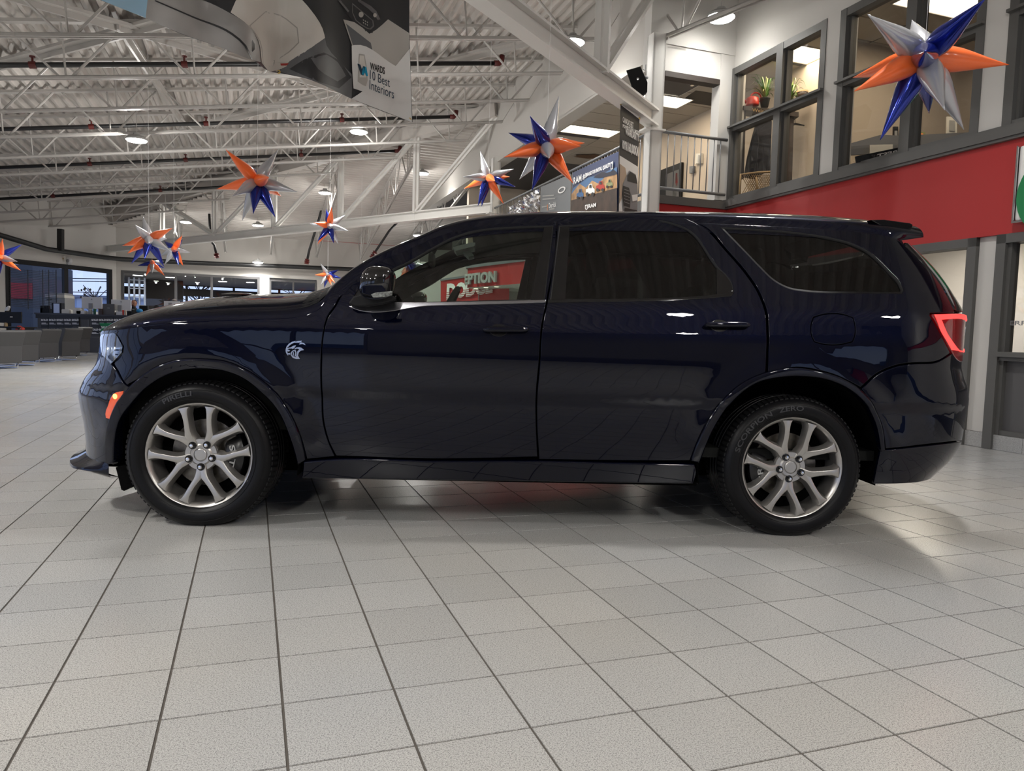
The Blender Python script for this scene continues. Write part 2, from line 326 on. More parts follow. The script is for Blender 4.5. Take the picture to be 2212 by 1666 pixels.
nwin = [0]
def window(A, B, z0, z1, muls=(), fw=.09, rails=(), fm='grey_panel', gm='window_glass'):
    nwin[0] += 1; f = MB(); p = MB(); glazed(None, f, p, A, B, z0, z1, muls, fw, rails)
    o = struct(f.build('window_%d' % nwin[0], fm)); p.build('pane', gm, o); return o
E_ = W(6, 32)
w5 = MB(); xs = [at_v(x, y, 32) for x, y in ((262, 620), (561, 620), (582, 620), (684, 620))]
wall_piece(w5, xs[0], PL, 0, 7.2); wall_piece(w5, xs[2], xs[1], 0, 3.02); wall_piece(w5, W(9.5, 32), xs[3], 0, 3.02); wall_piece(w5, W(9.5, 32), xs[0], 3.02, 7.2)
struct(w5.build('wall_far', 'wall_far'))
window(xs[1], xs[0], .12, 3.02, muls=(.36, .62)); window(xs[3], xs[2], .12, 2.95, muls=(.5,), fw=.07)
rw = MB(); rw.box(xs[3] - VD * .06 + ZD * 1.9, W(9.5, 32) - Vector((xs[3].x, xs[3].y, 0)), -VD * .05, ZD * 1.05); struct(rw.build('trim_1', 'red_wall'))
w4 = MB(); q = [on_w4(x, 620) for x in (242, 12)]
wall_piece(w4, PL, q[0], 0, 3.02); wall_piece(w4, q[1], PL2, 0, 3.02); wall_piece(w4, PL, PL2, 3.02, 7.2); struct(w4.build('wall_far_left', 'wall'))
window(q[0], q[1], .1, 3.02, muls=(.47,), fw=.16, fm='black')
wl_ = MB(); A, B = PL2, W(-11, 20); wall_piece(wl_, A, B, 2.9, 7.2); wall_piece(wl_, B, W(-11, -9), 3.2, 7.2); wall_piece(wl_, A, B, 0, .25); wall_piece(wl_, B, W(-11, -9), 0, .25)
for v in (19.2, 13, 7, 1, -5): wl_.ubox(-11.2, -10.95, v, v + .7, 0, 3.3)
struct(wl_.build('wall_left', 'wall'))
window(A, B, .25, 2.9, muls=(.33, .66)); 
for v in (13.7, 7.7, 1.7, -4.3): window(W(-11, v + 5.3), W(-11, v), .25, 3.2, muls=(.5,))
wb = MB()
for u0, u1 in ((-11, -9.5), (-5.5, 3.6), (5.9, 7.1)): wb.ubox(u0, u1, -9.3, -9, 0, 3.3)
wb.ubox(-11, 7.1, -9.3, -9, 3.3, 7.4); wb.ubox(-11, 7.1, -9.3, -9, 0, .3); struct(wb.build('wall_back', 'wall_back'))
for u0, u1 in ((-9.5, -5.5), (3.6, 5.9)): window(W(u0, -9), W(u1, -9), .3, 3.3, muls=(.5,))
# ---- right wall with red band, office windows and storefront
def v_at(x, y): return uv(at_u(x, y, U_R))[1]
ZB0, ZB1, ZT, ZW = 2.158, 3.07, 3.22, 5.25
vA0, vA1 = v_at(1583, 152), v_at(1792, 42); vB0, vB1 = v_at(1822, 28), v_at(2138, 0) ; vC0 = v_at(2170, 260)
vS = v_at(2097, 800), v_at(2127, 967)        # white pier between storefront bays
wr = MB()
wr.ubox(U_R, U_R + .2, -9, V_K, ZW, 7.4)
wr.ubox(U_R, U_R + .25, vA0, V_K + .1, ZB1, ZW); wr.ubox(U_R - .03, U_R + .25, vB0, vA1, ZT, ZW); wr.ubox(U_R - .03, U_R + .25, vC0, vB1, ZT, ZW); wr.ubox(U_R, U_R + .2, -9, vC0 - 4, ZB1, ZW)
wr.ubox(U_R, U_R + .2, vS[1], vS[0], .16, ZB0); wr.ubox(U_R, U_R + .2, 9.6, V_K, 0, ZB0); wr.ubox(U_R, U_R + .2, -9, vS[1] - 3.2, .16, ZB0)
wr.ubox(U_R + .05, U_R + .2, -9, V_K, ZB0, ZB1)
wall_right = struct(wr.build('wall_right', 'wall'))
t = MB(); t.ubox(U_R - .05, U_R + .06, -9, V_K + .05, ZB0, ZB1); struct(t.build('trim_2', 'red_wall'))
t = MB(); t.ubox(U_R - .1, U_R + .08, -9, V_K, ZB1, ZT); t.ubox(U_R - .12, U_R - .09, -9, V_K, ZB1 + .03, ZT - .02); struct(t.build('trim_3', 'grey_trim'))
def office_window(v0, v1, mul):
    nwin[0] += 1; f = MB(); fw = .1
    for a in (v0, v1 - fw, mul - fw * .7): f.ubox(U_R - .04, U_R + .14, a, a + fw * (1.4 if a == mul - fw * .7 else 1), ZT, ZW)
    for z, h in ((ZT, .05), (ZW - fw, fw), (4.28, .07)): f.ubox(U_R - .035, U_R + .13, v0, v1, z, z + h)
    f.ubox(U_R - .09, U_R, v0, v1, 4.33, 4.36)
    for a in (v0 + fw, mul - fw * .7 - .03, mul + fw * .7, v1 - fw - .03): f.ubox(U_R + .02, U_R + .1, a, a + .03, ZT, ZW)
    o = struct(f.build('window_%d' % nwin[0], 'grey_trim')); p = MB(); p.ubox(U_R + .06, U_R + .07, v0, v1, ZT, ZW); p.build('pane', 'office_glass', o)
office_window(vA1, vA0, v_at(1690, 100)); office_window(vB1, vB0, v_at(1975, 30)); office_window(vC0 - 4, vC0, vC0 - 2)
# storefront bays at floor level
def bay(v0, v1, sill, cat):
    nwin[0] += 1; f = MB()
    for a, w in ((v0, .1), (v1 - .1, .1)): f.ubox(U_R - .05, U_R + .14, a, a + w, 0.005 if sill else .0, ZB0)
    f.ubox(U_R - .05, U_R + .14, v0, v1, ZB0 - .09, ZB0)
    for a in (v0 + .1, v1 - .14): f.ubox(U_R - .01, U_R + .1, a, a + .04, .1, ZB0 - .09)
    f.ubox(U_R + .0, U_R + .1, v0 + .1, v1 - .1, .155, .2)
    f.ubox(U_R - .07, U_R + .1, v0 + .1, v1 - .1, .94, .99); f.ubox(U_R - .03, U_R + .1, v0 + .1, v1 - .1, .90, .94)
    o = struct(f.build('window_%d' % nwin[0], 'grey_trim'))
    p = MB(); p.ubox(U_R + .04, U_R + .07, v0 + .1, v1 - .1, .19, .92); p.build('panel', 'grey_panel', o)
    p = MB(); p.ubox(U_R + .05, U_R + .06, v0 + .1, v1 - .1, .96, ZB0 - .08); p.build('pane', 'office_glass', o)
    return o
bayB = bay(vS[1] - 3.0, vS[1], True, ''); bayA = bay(vS[0], 9.6, False, '')
tx = MB(); Pq = [at_u(2163, 703, U_R + .045), at_u(2260, 703, U_R + .045)]; put_text(tx, 'DERRICK', quad_fn(Pq[0], Pq[1], Pq[1] + ZD * .045, Pq[0] + ZD * .045), .02); tx.build('lettering', 'mac_grey', bayB)
bb = MB(); bb.ubox(U_R - .015, U_R + .02, vS[1] + .003, vS[0] - .003, 0, .16); struct(bb.build('baseboard_right', 'grout'))
k = 0; base_o = bpy.data.objects['baseboard_right']
for a, b in ((vS[1], vS[0]),): 
    m = MB(); m.ubox(U_R - .02, U_R + .01, a + .002, b - .002, .003, .158); m.build('base_tile', 'floor_tile', base_o)
v = vS[1] - .1
while v > vS[1] - 2.9:
    m = MB(); m.ubox(U_R - .02, U_R + .03, v - TILE + .004, v, .003, .152); m.build('base_tile', 'floor_tile', base_o); v -= TILE
# green framed emblem sign fixed on the red band
sg = thing('wall_sign', 'green wall sign with silver rim high on the red band at the right edge', 'sign', (0, 0, 0))
S0 = [at_u(2190, 478, U_R - .12), at_u(2190, 318, U_R - .12)]; va = uv(S0[0])[1]
m = MB(); m.ubox(U_R - .12, U_R - .05, va - 1.6, va, S0[0].z, S0[1].z); m.build('face', 'banner_white', sg, bevel=.03)
m = MB(); m.ubox(U_R - .135, U_R - .1, va - 1.62, va + .015, S0[0].z - .02, S0[0].z + .0); m.ubox(U_R - .135, U_R - .1, va, va + .015, S0[0].z, S0[1].z); m.build('rim', 'chrome', sg)
m = MB(); m.lathe(W(U_R - .125, va - .42, S0[0].z + .22), -UD, [(.40, 0), (.40, .012), (0, .014)], 40); m.build('emblem', 'sign_green', sg, smooth=True, auto=30)
# ---- jog wall (faces the camera) with balcony opening, and the wall over it
wj = MB(); wj.ubox(U_B - .3, U_R + .1, V_K - .02, V_K + .18, 5.45, 7.4)
uo = [uv(at_v(x, y, V_K))[0] for x, y in ((1437, 153), (1555, 172))]
wj.ubox(U_B - .3, uo[0], V_K, V_K + .2, 5.05, 5.45); wj.ubox(uo[0], uo[1], V_K, V_K + .2, 5.05, 5.45); wj.ubox(uo[1], U_R + .1, V_K - .01, V_K + .2, ZT, 5.45)
wj.ubox(U_B, U_R, V_K, V_K + .15, 0, ZB0)
struct(wj.build('wall_jog', 'wall'))
m = MB(); m.ubox(uo[0], uo[1], V_K - .01, V_K + .16, 4.98, 5.06); struct(m.build('trim_4', 'brown_beam'))
m = MB(); m.ubox(U_B - .05, U_R, V_K - .05, V_K + .2, ZB0, ZB1); m.ubox(U_B - .06, U_B + .1, V_K, V_FAR, ZB0, ZB1 - .04); struct(m.build('trim_5', 'red_wall'))
m = MB(); m.ubox(U_B - .1, U_R, V_K - .1, V_K + .2, ZB1, ZT - .03); m.ubox(U_B - .1, U_B + .12, V_K, V_FAR, ZB1 - .04, ZT - .03); struct(m.build('trim_6', 'grey_trim'))
m = MB(); m.ubox(U_B, 14, V_K + .1, V_FAR, ZB1 - .05, ZT - .05); m.ubox(U_R + .2, 14, -9, V_K + .1, ZB1 - .05, ZT - .05); mezz = struct(m.build('floor_mezzanine', 'grey_panel'))
# bulkhead over the balcony
m = MB(); m.ubox(U_B, U_B + .3, V_K, V_FAR, 5.44, 7.4); m.ubox(U_B - .0, U_B + .32, V_K, V_FAR, 5.4, 5.45); struct(m.build('wall_balcony', 'wall_far'))
# mezzanine ceiling and back walls
m = MB(); m.ubox(U_B + .25, 14, V_K + .1, V_FAR, 5.5, 5.56); m.ubox(U_R + .2, 14, -4, V_K + .1, 5.5, 5.56); cm = struct(m.build('ceiling_mezzanine', 'grey_panel'))
def ctile(u0, v0, du, dv, mm='ceiling_tile'):
    q = MB(); q.ubox(u0 + .012, u0 + du - .012, v0 + .012, v0 + dv - .012, 5.488, 5.499); return q.build('ceiling_tile', mm, cm)
uw = uv(at_z(1555, 225, 5.5))[0]
panels = [((1275, 284), .6), ((1420, 216), .6), ((1742, 120), .6), ((2042, 6), .6), ((2078, 180), .6), ((1755, 268), .6), ((1858, 281), .6), ((2190, 165), .6)]
plc = []
for (x, y), s in panels: P = at_z(x, y, 5.48); plc.append(uv(P))
far_t = MB()
for i in range(0, 7):
    for j in range(-3, 28):
        u0, v0 = 6.2 + i * 1.22, 1.0 + j * .61
        if v0 < V_K and u0 < U_R + .2: continue
        if any(abs(u0 + .61 - a) < .62 and abs(v0 + .3 - b) < .31 for a, b in plc): continue
        q = project(W(u0 + .6, v0 + .3, 5.5))
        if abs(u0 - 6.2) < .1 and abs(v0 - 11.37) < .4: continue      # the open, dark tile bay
        if q and 1100 < q[0] < 2300 and -60 < q[1] < 420 and q[2] < 17: ctile(u0, v0, 1.22, .61)
        else: far_t.ubox(u0 + .006, u0 + 1.214, v0 + .006, v0 + .604, 5.488, 5.499)
m = MB(); m.prism([at_z(x, y, 5.484) for x, y in ((1470, 219), (1503, 196), (1556, 204), (1556, 216), (1538, 229))], (0, 0, .01)); m.build('dark_bay_patch', 'black', cm)  # flat black patch, darkness of the ceiling hole put into its colour
struct(far_t.build('ceiling_tiles', 'ceiling_tile', cm, weld=False), 'stuff')
for i, (a, b) in enumerate(plc):
    o = thing('ceiling_panel_light', ['fluorescent panel light over the balcony, left of the hanging tall banner', 'fluorescent panel light behind the loudspeaker and white column', 'fluorescent panel light at the top of the left office window', 'fluorescent panel light above the big foil star', 'fluorescent panel light right of the big foil star', 'small distant panel light low in the left office window, behind the plant', 'small distant panel light left below the big foil star', 'fluorescent panel light at the right picture edge behind office glass'][i], 'light', W(a, b, 5.48), TH)
    m = MB(); m.abox(-.6, -.29, .003, .6, .29, .012); m.build('diffuser', 'panel_light', o)
    m = MB(); [m.abox(*k) for k in ((-.61, -.3, -.008, .61, -.285, .012), (-.61, .285, -.008, .61, .3, .012), (-.61, -.3, -.008, -.59, .3, .012), (.59, -.3, -.008, .61, .3, .012))]; m.build('frame', 'steel_white', o)
    ld = bpy.data.lights.new('panel_glow', 'AREA'); ld.shape = 'RECTANGLE'; ld.size = 1.18; ld.size_y = .56; ld.energy = 22; ld.color = (1, .86, .66); lo = bpy.data.objects.new('panel_glow', ld); COL.objects.link(lo); lo.parent = o; lo.location = (0, 0, -.02)
m = MB(); m.ubox(uw, uw + .15, V_K - .4, 20, ZT - .05, 5.5); m.ubox(uw, 14, 9.0, 9.15, ZT - .05, 5.5); m.ubox(13.2, 13.4, -4, 9.1, ZT, 5.5); m.ubox(U_B + .3, 14, 22, 22.2, ZT, 5.5); struct(m.build('wall_office', 'beige'))
m = MB(); m.ubox(13.8, 14, 10, 32, 0, 7.4); m.ubox(7.1, 14, 21, 21.2, 0, 3.1); struct(m.build('wall_outer', 'wall'))
# room behind the storefront bays
m = MB(); m.ubox(U_R + .2, 14, 9.9, 10.1, 0, 3.0); m.ubox(10.4, 10.6, -3, 10, 0, 3.0); struct(m.build('wall_shop', 'wall')); 
m = MB(); m.ubox(U_R + .2, 12, -3, 10, 2.7, 2.75); struct(m.build('ceiling_shop', 'ceiling_tile'))
o = thing('shop_ceiling_light', 'unseen panel light inside the ground floor office behind the car tail', 'light', W(8.8, 8.0, 2.68), TH); m = MB(); m.abox(-.6, -.3, 0, .6, .3, .015); m.build('diffuser', 'panel_light', o)
ld = bpy.data.lights.new('panel_glow', 'AREA'); ld.shape = 'RECTANGLE'; ld.size = 1.18; ld.size_y = .56; ld.energy = 70; ld.color = (1, .95, .86); lo = bpy.data.objects.new('panel_glow', ld); COL.objects.link(lo); lo.parent = o; lo.location = (0, 0, -.02)  # area light added to brighten the room behind the storefront glass
m = MB(); m.abox(-.62, -.32, -.005, .62, -.3, .015); m.abox(-.62, .3, -.005, .62, .32, .015); m.build('frame', 'steel_white', o)
# ---- columns
def column(name, C, label):
    o = thing(name, label, 'column', C, TH)
    m = MB(); w = .10; m.abox(-w, -w, 0, w, -w + .025, 5.5); m.abox(-w, w - .025, 0, w, w, 5.5); m.abox(-w, -w, 0, -w + .03, w, 5.5); m.abox(w - .03, -w, 0, w, w, 5.5); m.build('shaft', 'column_white', o)
    m = MB(); m.abox(-.2, -.15, 4.09, .13, .13, 4.115); m.build('bearing_plate', 'column_white', o)
    m = MB(); m.abox(-.2, -.2, 0, .2, .2, .02); m.build('base_plate', 'column_white', o); return o
C1 = at_v(1410, 300, V_K - .12); C1.z = 0; C2 = W(5.9, 18.46)
column('steel_column', C1, 'white square steel column at the balcony corner beside the loudspeaker'); column('steel_column', C2, 'white steel column behind the car roof, below the fourth foil star')
# ---- girders
def girder(lab, A, B, nodes, ztop, lean):
    o = thing('roof_girder', lab, 'girder', (A.x, A.y, 0)); iv = inv_of(o)
    d = (B - A); L = d.length; d.normalize(); x = Vector((d.y, -d.x, 0)).normalized()
    m = MB(); P = A - x * .1
    m.box(P, B - A, x * .2, ZD * .03); m.box(P + ZD * .22, B - A, x * .2, ZD * .03); m.box(A - x * .02 + ZD * .03, B - A, x * .04, ZD * .19); m.build('bottom_chord', 'column_white', o, inv=iv)
    m = MB(); zt = ztop; Pt = Vector((A.x, A.y, zt(0))); Qt = Vector((B.x, B.y, zt(1))); m.bar(Pt, Qt, .26, .34); m.build('top_chord', 'deck', o, inv=iv)
    for i, s in enumerate(nodes):
        N = A + (B - A) * s; T = Vector((N.x, N.y, zt(s)))
        m = MB(); m.bar(N + ZD * .2, T, .2, .06, up=d); m.bar(N + ZD * .2, T, .05, .2, up=d); m.build('vertical', 'column_white', o, inv=iv)
        for s2 in lean[i]:
            T2 = A + (B - A) * s2; T2.z = zt(s2) - .1; m = MB(); m.bar(N + ZD * .22, T2, .17, .05); m.bar(N + ZD * .22, T2, .04, .16); m.build('diagonal', 'column_white', o, inv=iv)
    return o
gA = Vector((C2.x, C2.y, 4.13)); gd = (UD * -1 + VD * 1.2); nG = Vector((-gd.y, gd.x, 0)).normalized()
def on_g1(x, y): return at_pl(x, y, gA, nG)
gB = on_g1(135, 556); gB.z = 3.55; gdir = gB - gA
def s_g1(x): 
    P = on_g1(x, 500); return (Vector((P.x, P.y, 0)) - Vector((gA.x, gA.y, 0))).length / Vector((gdir.x, gdir.y, 0)).length
ns = [s_g1(x) for x in (897, 735, 592, 464, 350)]
girder('long white roof girder crossing behind the car from balcony column to left wall', gA, gB, ns, lambda s: 6.7 - s * 1.9, [[.0], [ns[0]], [ns[1]], [ns[2], ns[4]], []])
hA = Vector((C1.x, C1.y, 4.16)); hd = (at_z(1048, 0, 4.3) - hA); hd.z = 0; hB = hA + hd * 1.9; hB.z = 4.3
sn = .215
girder('white roof girder running overhead toward the camera from the balcony corner', hA, hB, [sn, .62], lambda s: 6.7 + .2 * s, [[-.04], [sn]])
# ---- open-web joists
ORD = ['first', 'second', 'third', 'fourth', 'fifth', 'sixth', 'seventh', 'eighth', 'ninth', 'tenth', 'eleventh', 'twelfth', 'thirteenth']
def joist(P0, P1, depth, name, label, detail=True, panel=1.88, start=.4, group=None):
    """P0, P1: ends of the bottom chord"""
    o = thing(name, label, 'joist', P1, 0, group); iv = inv_of(o); d = (P1 - P0); L = d.length; d.normalize(); x = d.cross(ZD).normalized(); up = x.cross(d)
    up = Vector((0, 0, 1))
    m = MB()
    for s in (-.045, .02): m.box(P0 + x * s, P1 - P0, x * .026, ZD * .05)
    m.box(P0 + x * -.045 + ZD * .035, P1 - P0, x * .091, ZD * .012); m.build('bottom_chord', 'steel_white', o, inv=iv)
    m = MB(); m.box(P0 - x * .06 + ZD * (depth - .045) - d * .6, P1 - P0 + d * .9, x * .12, ZD * .05); m.build('top_chord', 'steel_white', o, inv=iv)
    mj = MB(); s = L - start; k = 0; bars = []
    while s > 0:
        B = P0 + d * s; 
        for t_ in (-panel / 2 + .08, panel / 2 - .08): bars.append((B + ZD * .04 + d * (.09 if t_ > 0 else -.09), B + d * t_ + ZD * (depth - .04), .034))
        bars.append((B + ZD * .04, B + ZD * (depth - .04) - d * .06, .026)); s -= panel
    bars.append((P1 + ZD * .03, P1 + d * .55 + ZD * (depth - .03), .012))
    for a, b, w in bars:
        if detail: m = MB(); m.tube([a, b], w * .62, 6); m.build('web_bar', 'steel_white', o, inv=iv)
        else: mj.tube([a, b], w * .62, 5, caps=False)
    if not detail: struct(mj.build('web_bars', 'steel_white', o, inv=iv, weld=False), 'stuff')
    return o
for k in range(-6, 11):
    v = 11.78 + 1.8 * k; ur = 5.62 if v < 18.6 else 5.92 - (v - 18.46) / 1.2 - .2
    ul = -10.8 if v < 20 else -11 + (v - 20) * .38
    P1 = W(ur, v, 6.08 + .148 * (ur - 5.9)); P0 = W(ul, v, 6.08 + .148 * (ul - 5.9))
    if v < 9.8: P1 = W(5.9, v, 6.08)
    lab = 'white open-web roof joist, %s row counted from the front of the ceiling' % ORD[k] if k >= 0 else 'open-web roof joist overhead, row %s before the camera' % ORD[-k - 1]
    joist(P0, P1, .9, 'roof_joist', lab, 0 <= k < 9, start=[.55, .95, .5, .9, .5, .8, .5, .8, .5][k % 9], group='near open-web joists')
for i, x in enumerate((390, 487, 585, 683, 778, 880, 985)):
    E = at_v(x, 572, 31.0); a, b = uv(E); zt = z_far(31) - .95; vs = 18.46 + (5.92 - a) * 1.2 + .2; vs = max(vs, 18.8)
    joist(W(a, vs, z_far(vs) - .95), W(a, 31, zt), .9, 'roof_joist', 'sloping open-web joist beyond the long girder, %s from the left' % ORD[i], i in (2, 3, 4, 5), start=.3, group='far open-web joists')
J = at_v(1443, 82, V_K - .05); J2 = at_pl(1700, -22, W(uv(J)[0] + 0.15, 0), UD)
joist(J2, J, .85, 'roof_joist', 'white open-web joist ending on the wall above the balcony opening', True, start=.35)
# wind bracing beams below the deck
for i, (a, b) in enumerate((((-6.2, 9.6), (2.0, 17.2)), ((-6.4, 17.0), (1.6, 11.2)), ((-1.6, 20.2), (5.4, 13.8)), ((-2.0, 13.4), (-1.4, 21.8)))):
    o = thing('bracing_beam', ['flat grey bracing beam under the deck, upper left of the ceiling', 'grey bracing beam under the deck slanting down to the right', 'grey bracing beam under the deck near the balcony bulkhead', 'narrow grey strut between roof joists above the orange-tipped star'][i], 'beam', W(*a, 0)); m = MB()
    A = W(a[0], a[1], z_near(a[0]) - .14); B = W(b[0], b[1], z_near(b[0]) - .14); m.bar(A, B, .28 if i < 3 else .14, .05); m.bar(A - ZD * .05, B - ZD * .05, .04, .12); m.build('beam', 'steel_white', o, inv=inv_of(o))
# ---- sprinkler pipes
def on_roof(x, y, z0):
    d = ray(x, y); t = (z0 - .148 * 5.9 - EYE) / (d.z - .148 * d.dot(UD)); return E0 + d * t
for i, (a, b, lab) in enumerate((((0, 144), (1070, 134), 'black sprinkler pipe nearest the camera, below the second joist'), ((0, 283), (975, 249), 'black sprinkler pipe left of the white hanging banner tip, second from the front'), ((0, 366), (855, 323), 'black sprinkler pipe just above the middle foil star'), ((0, 429), (535, 402), 'black sprinkler pipe behind the middle foil star, farthest of the four'))):
    v = (uv(on_roof(*a, 6.5))[1] + uv(on_roof(*b, 6.5))[1]) / 2; ur = uv(on_roof(*b, 6.5))[0]
    o = thing('sprinkler_pipe', lab, 'pipe', W(ur, v, 6.5 + .148 * (ur - 5.9))); iv = inv_of(o); f = lambda u: W(u, v, 6.5 + .148 * (u - 5.9))
    m = MB(); m.tube([f(-10.8 if v < 19.5 else -10.9 + (v - 19.5) * .4), f(ur)], .042, 12); m.build('pipe', 'dark_pipe', o, inv=iv, smooth=True)
    m = MB(); m.tube([f(ur), f(ur + .1), f(ur + .15) + ZD * .05, f(ur + .16) + ZD * .15], .055, 10); m.build('elbow', 'red_iron', o, inv=iv, smooth=True)
    for uu in [ur - 2.6 * (n + 1) - .35 * (n % 2) for n in range(4)]:
        m = MB(); m.tube([f(uu - .05), f(uu + .05)], .057, 10); m.tube([f(uu), f(uu) + ZD * .14], .018, 6); m.tube([f(uu) + ZD * .12, f(uu) + ZD * .14], .045, 8); m.build('coupling', 'red_iron', o, inv=iv)
def run(px, z, pl, off=0.):   # pixel polyline on a wall plane
    return [pl(x, y) for x, y in px]
o = thing('main_pipe', 'thick black sprinkler main along the top of the far walls', 'pipe', W(-4.9, 31.6)); iv = inv_of(o)
L1 = [at_pl(x, y, PL + nW4 * (.4 if (E0 - PL).dot(nW4) > 0 else -.4), nW4) for x, y in ((-60, 487), (0, 508), (100, 538), (225, 556))]; L2 = [at_v(x, y, 31.6) for x, y in ((262, 560), (420, 568), (600, 575), (765, 582), (900, 590))]
m = MB(); m.tube(L1 + L2, .085, 12); m.build('pipe', 'dark_pipe', o, inv=iv, smooth=True)
for x, y0, y1, w in ((131, 495, 542, .16),):
    A_, B_ = at_v(x, y0, 29.5), at_v(x, y1, 29.5)
    m = MB(); m.bar(A_, B_, w); m.build('riser', 'dark_pipe', o, inv=iv)
for i, pts in enumerate((((452, 462), (455, 520), (463, 530), (469, 557)), ((708, 400), (690, 470), (668, 540), (662, 570)), ((895, 440), (840, 500), (800, 560)), ((1125, 345), (1095, 420)))):
    P = [at_v(x, y, 28.5 - i * .4) for x, y in pts]; oo = thing('branch_pipe', ['dark red drop pipe left of the middle foil star', 'slanting dark pipe behind the small foil star above the windshield', 'slanting dark red pipe above the car windshield', 'short dark red pipe beside the balcony column'][i], 'pipe', P[-1]); iv = inv_of(oo)
    m = MB(); m.tube(P, .045, 8); m.build('pipe', 'dark_pipe', oo, inv=iv, smooth=True)
    for t_ in (.78, .9):
        c = P[-2].lerp(P[-1], t_); m = MB(); m.lathe(c, P[-1] - P[-2], [(.05, -.06), (.1, -.05), (.06, 0), (.1, .05), (.05, .06)], 10); m.build('coupling', 'red_iron', oo, inv=iv)
# ---- lamps
UPSHARE = .55
def lamp(P, label, power, cord=None, r=.2, ups=None):
    o = thing('high_bay_lamp', label, 'lamp', P, 0, 'round high bay lamps')
    m = MB(); m.lathe((0, 0, 0), (0, 0, 1), [(.0, .14), (.06, .14), (.07, .10), (r * .8, .07), (r, .035), (r, .0), (r - .012, -.004), (r - .014, .01)], 32); m.build('housing', 'plastic_grey', o, smooth=True, auto=40)
    m = MB(); m.lathe((0, 0, 0), (0, 0, 1), [(.0, -.042), (r * .55, -.038), (r * .85, -.026), (r - .003, -.003)], 32); m.build('lens', 'lens', o, smooth=True)
    m = MB(); m.tube([(0, 0, .14), (0, 0, .14 + (cord or .8))], .008, 6); m.build('cord', 'steel_white', o)
    ld = bpy.data.lights.new('lamp_light', 'AREA'); ld.shape = 'DISK'; ld.size = r * 2; ld.energy = power; ld.color = (1, .975, .935); ld.spread = radians(140)
    lo = bpy.data.objects.new('lamp_light', ld); COL.objects.link(lo); lo.parent = o; lo.location = (0, 0, -.05)
    pd_ = bpy.data.lights.new('ceiling_fill', 'POINT'); pd_.energy = power * (UPSHARE if ups is None else ups); pd_.shadow_soft_size = .07; pd_.color = (1, .975, .935)  # point light added below each lens to brighten the ceiling
    po = bpy.data.objects.new('ceiling_fill', pd_); COL.objects.link(po); po.parent = o; po.location = (0, 0, -.13)
    return o
LAMPS = [((295, 303), 4.7, 'round lamp left of the banner, over the middle-left joists'), ((775, 285), 5.6, 'round lamp just below the white tip of the hanging banner'), ((912, 375), 5.9, 'round lamp above the small white star near the balcony column'), ((987, 406), 5.9, 'round lamp touching the left ray of the star by the column'),
    ((702, 417), 5.4, 'round lamp right of the middle foil star'), ((402, 480), 4.6, 'round lamp above the cluster of foil stars'), ((557, 487), 4.75, 'round lamp directly under the middle foil star'), ((150, 533), 3.9, 'round lamp in front of the left window wall'),
    ((557, 567), 3.55, 'small low lamp above the far windows'), ((904, 509), 4.6, 'round lamp half hidden by the windshield pillar'), ((1237, 92), 5.9, 'bright lamp peeking past the overhead girder'), ((1557, 38), 5.7, 'largest lamp, in front of the wall above the balcony opening')]
for (x, y), z, lab in LAMPS:
    P = at_z(x, y, z); u, v = uv(P); pw = LAMP_POWER * (.10 if x == 1557 else .5 if x == 1237 else .35 if (x, y) == (557, 567) else 1.5 if x in (295, 775) else 1)
    top = min(z_near(u) if v < v_hip(u) else z_far(v), 7.0); lamp(P, lab, pw, max(.2, top - z - .14), ups=0.05 if x in (1557, 1237) else (.22 if v > 22 else None))
for i, (u, v, z) in enumerate(((-6.5, 10.5, 4.3), (-4.6, 4.6, 4.7), (-2.3, -2.6, 5.0), (-7, .5, 4.3), (-4.5, -6.5, 4.7), (2.2, -5.8, 5.3), (5.4, -3.6, 5.4), (4.0, 3.6, 5.3), (1.9, 12.3, 5.0), (2.2, -3.3, 5.2), (-6.5, -3.2, 4.4), (-4.1, 2.3, 4.8))):  # lamps out of sight; several added to brighten the foreground floor
    lamp(W(u, v, z), 'unseen round lamp hanging over the %s spot of the floor beside or behind the camera' % ORD[i], LAMP_POWER * (1.0 if i == 0 else 1.7 if i == 8 else .6 if i == 7 else .9), .6)
# far room beyond the far windows
LA = at_v(253, 600, 44); LA.z = 0; LB = at_v(253, 600, 32.3); LB.z = 0
m = MB(); m.prism([LB + ZD * 3.15, W(9, 32.3, 3.15), W(9, 44, 3.15), LA + ZD * 3.15], (0, 0, .15)); struct(m.build('ceiling_annex', 'ceiling_tile'))
m = MB(); m.prism([LB - ZD * .02, W(9, 32.3, -.02), W(9, 44, -.02), LA - ZD * .02], (0, 0, .02)); struct(m.build('floor_annex', 'concrete'))
uL = uv(LA)[0]; m = MB()
for z0, z1 in ((0, .6), (2.55, 2.95), (3.1, 3.4)): m.ubox(uL, 9, 44, 44.15, z0, z1)
for u in (uL, -3.4, -1, 1.4, 3.8, 6.2): m.ubox(u, u + .12, 44, 44.15, 0, 3.2)
wall_piece(m, LB, LA, 0, 3.2); uM = uv(at_v(395, 600, 40))[0]; uM0 = uv(at_v(315, 600, 40))[0]; m.ubox(uM0, uM, 40, 40.2, 0, 3.2); struct(m.build('wall_annex', 'brown_beam'))
m = MB(); us = [uv(at_v(x, 600, 38))[0] for x in (278, 312)]
for k in range(8): m.ubox(us[0], us[1], 38, 38.25, .3 + .38 * k, .34 + .38 * k)
for k in range(4): uu = us[0] + (us[1] - us[0]) * k / 3; m.ubox(uu - .03, uu + .03, 38, 38.2, 0, 3.1)
shf = tag(m.build('display_rack', 'building_white'), 'white open display rack behind the far window, above the third computer', 'rack')
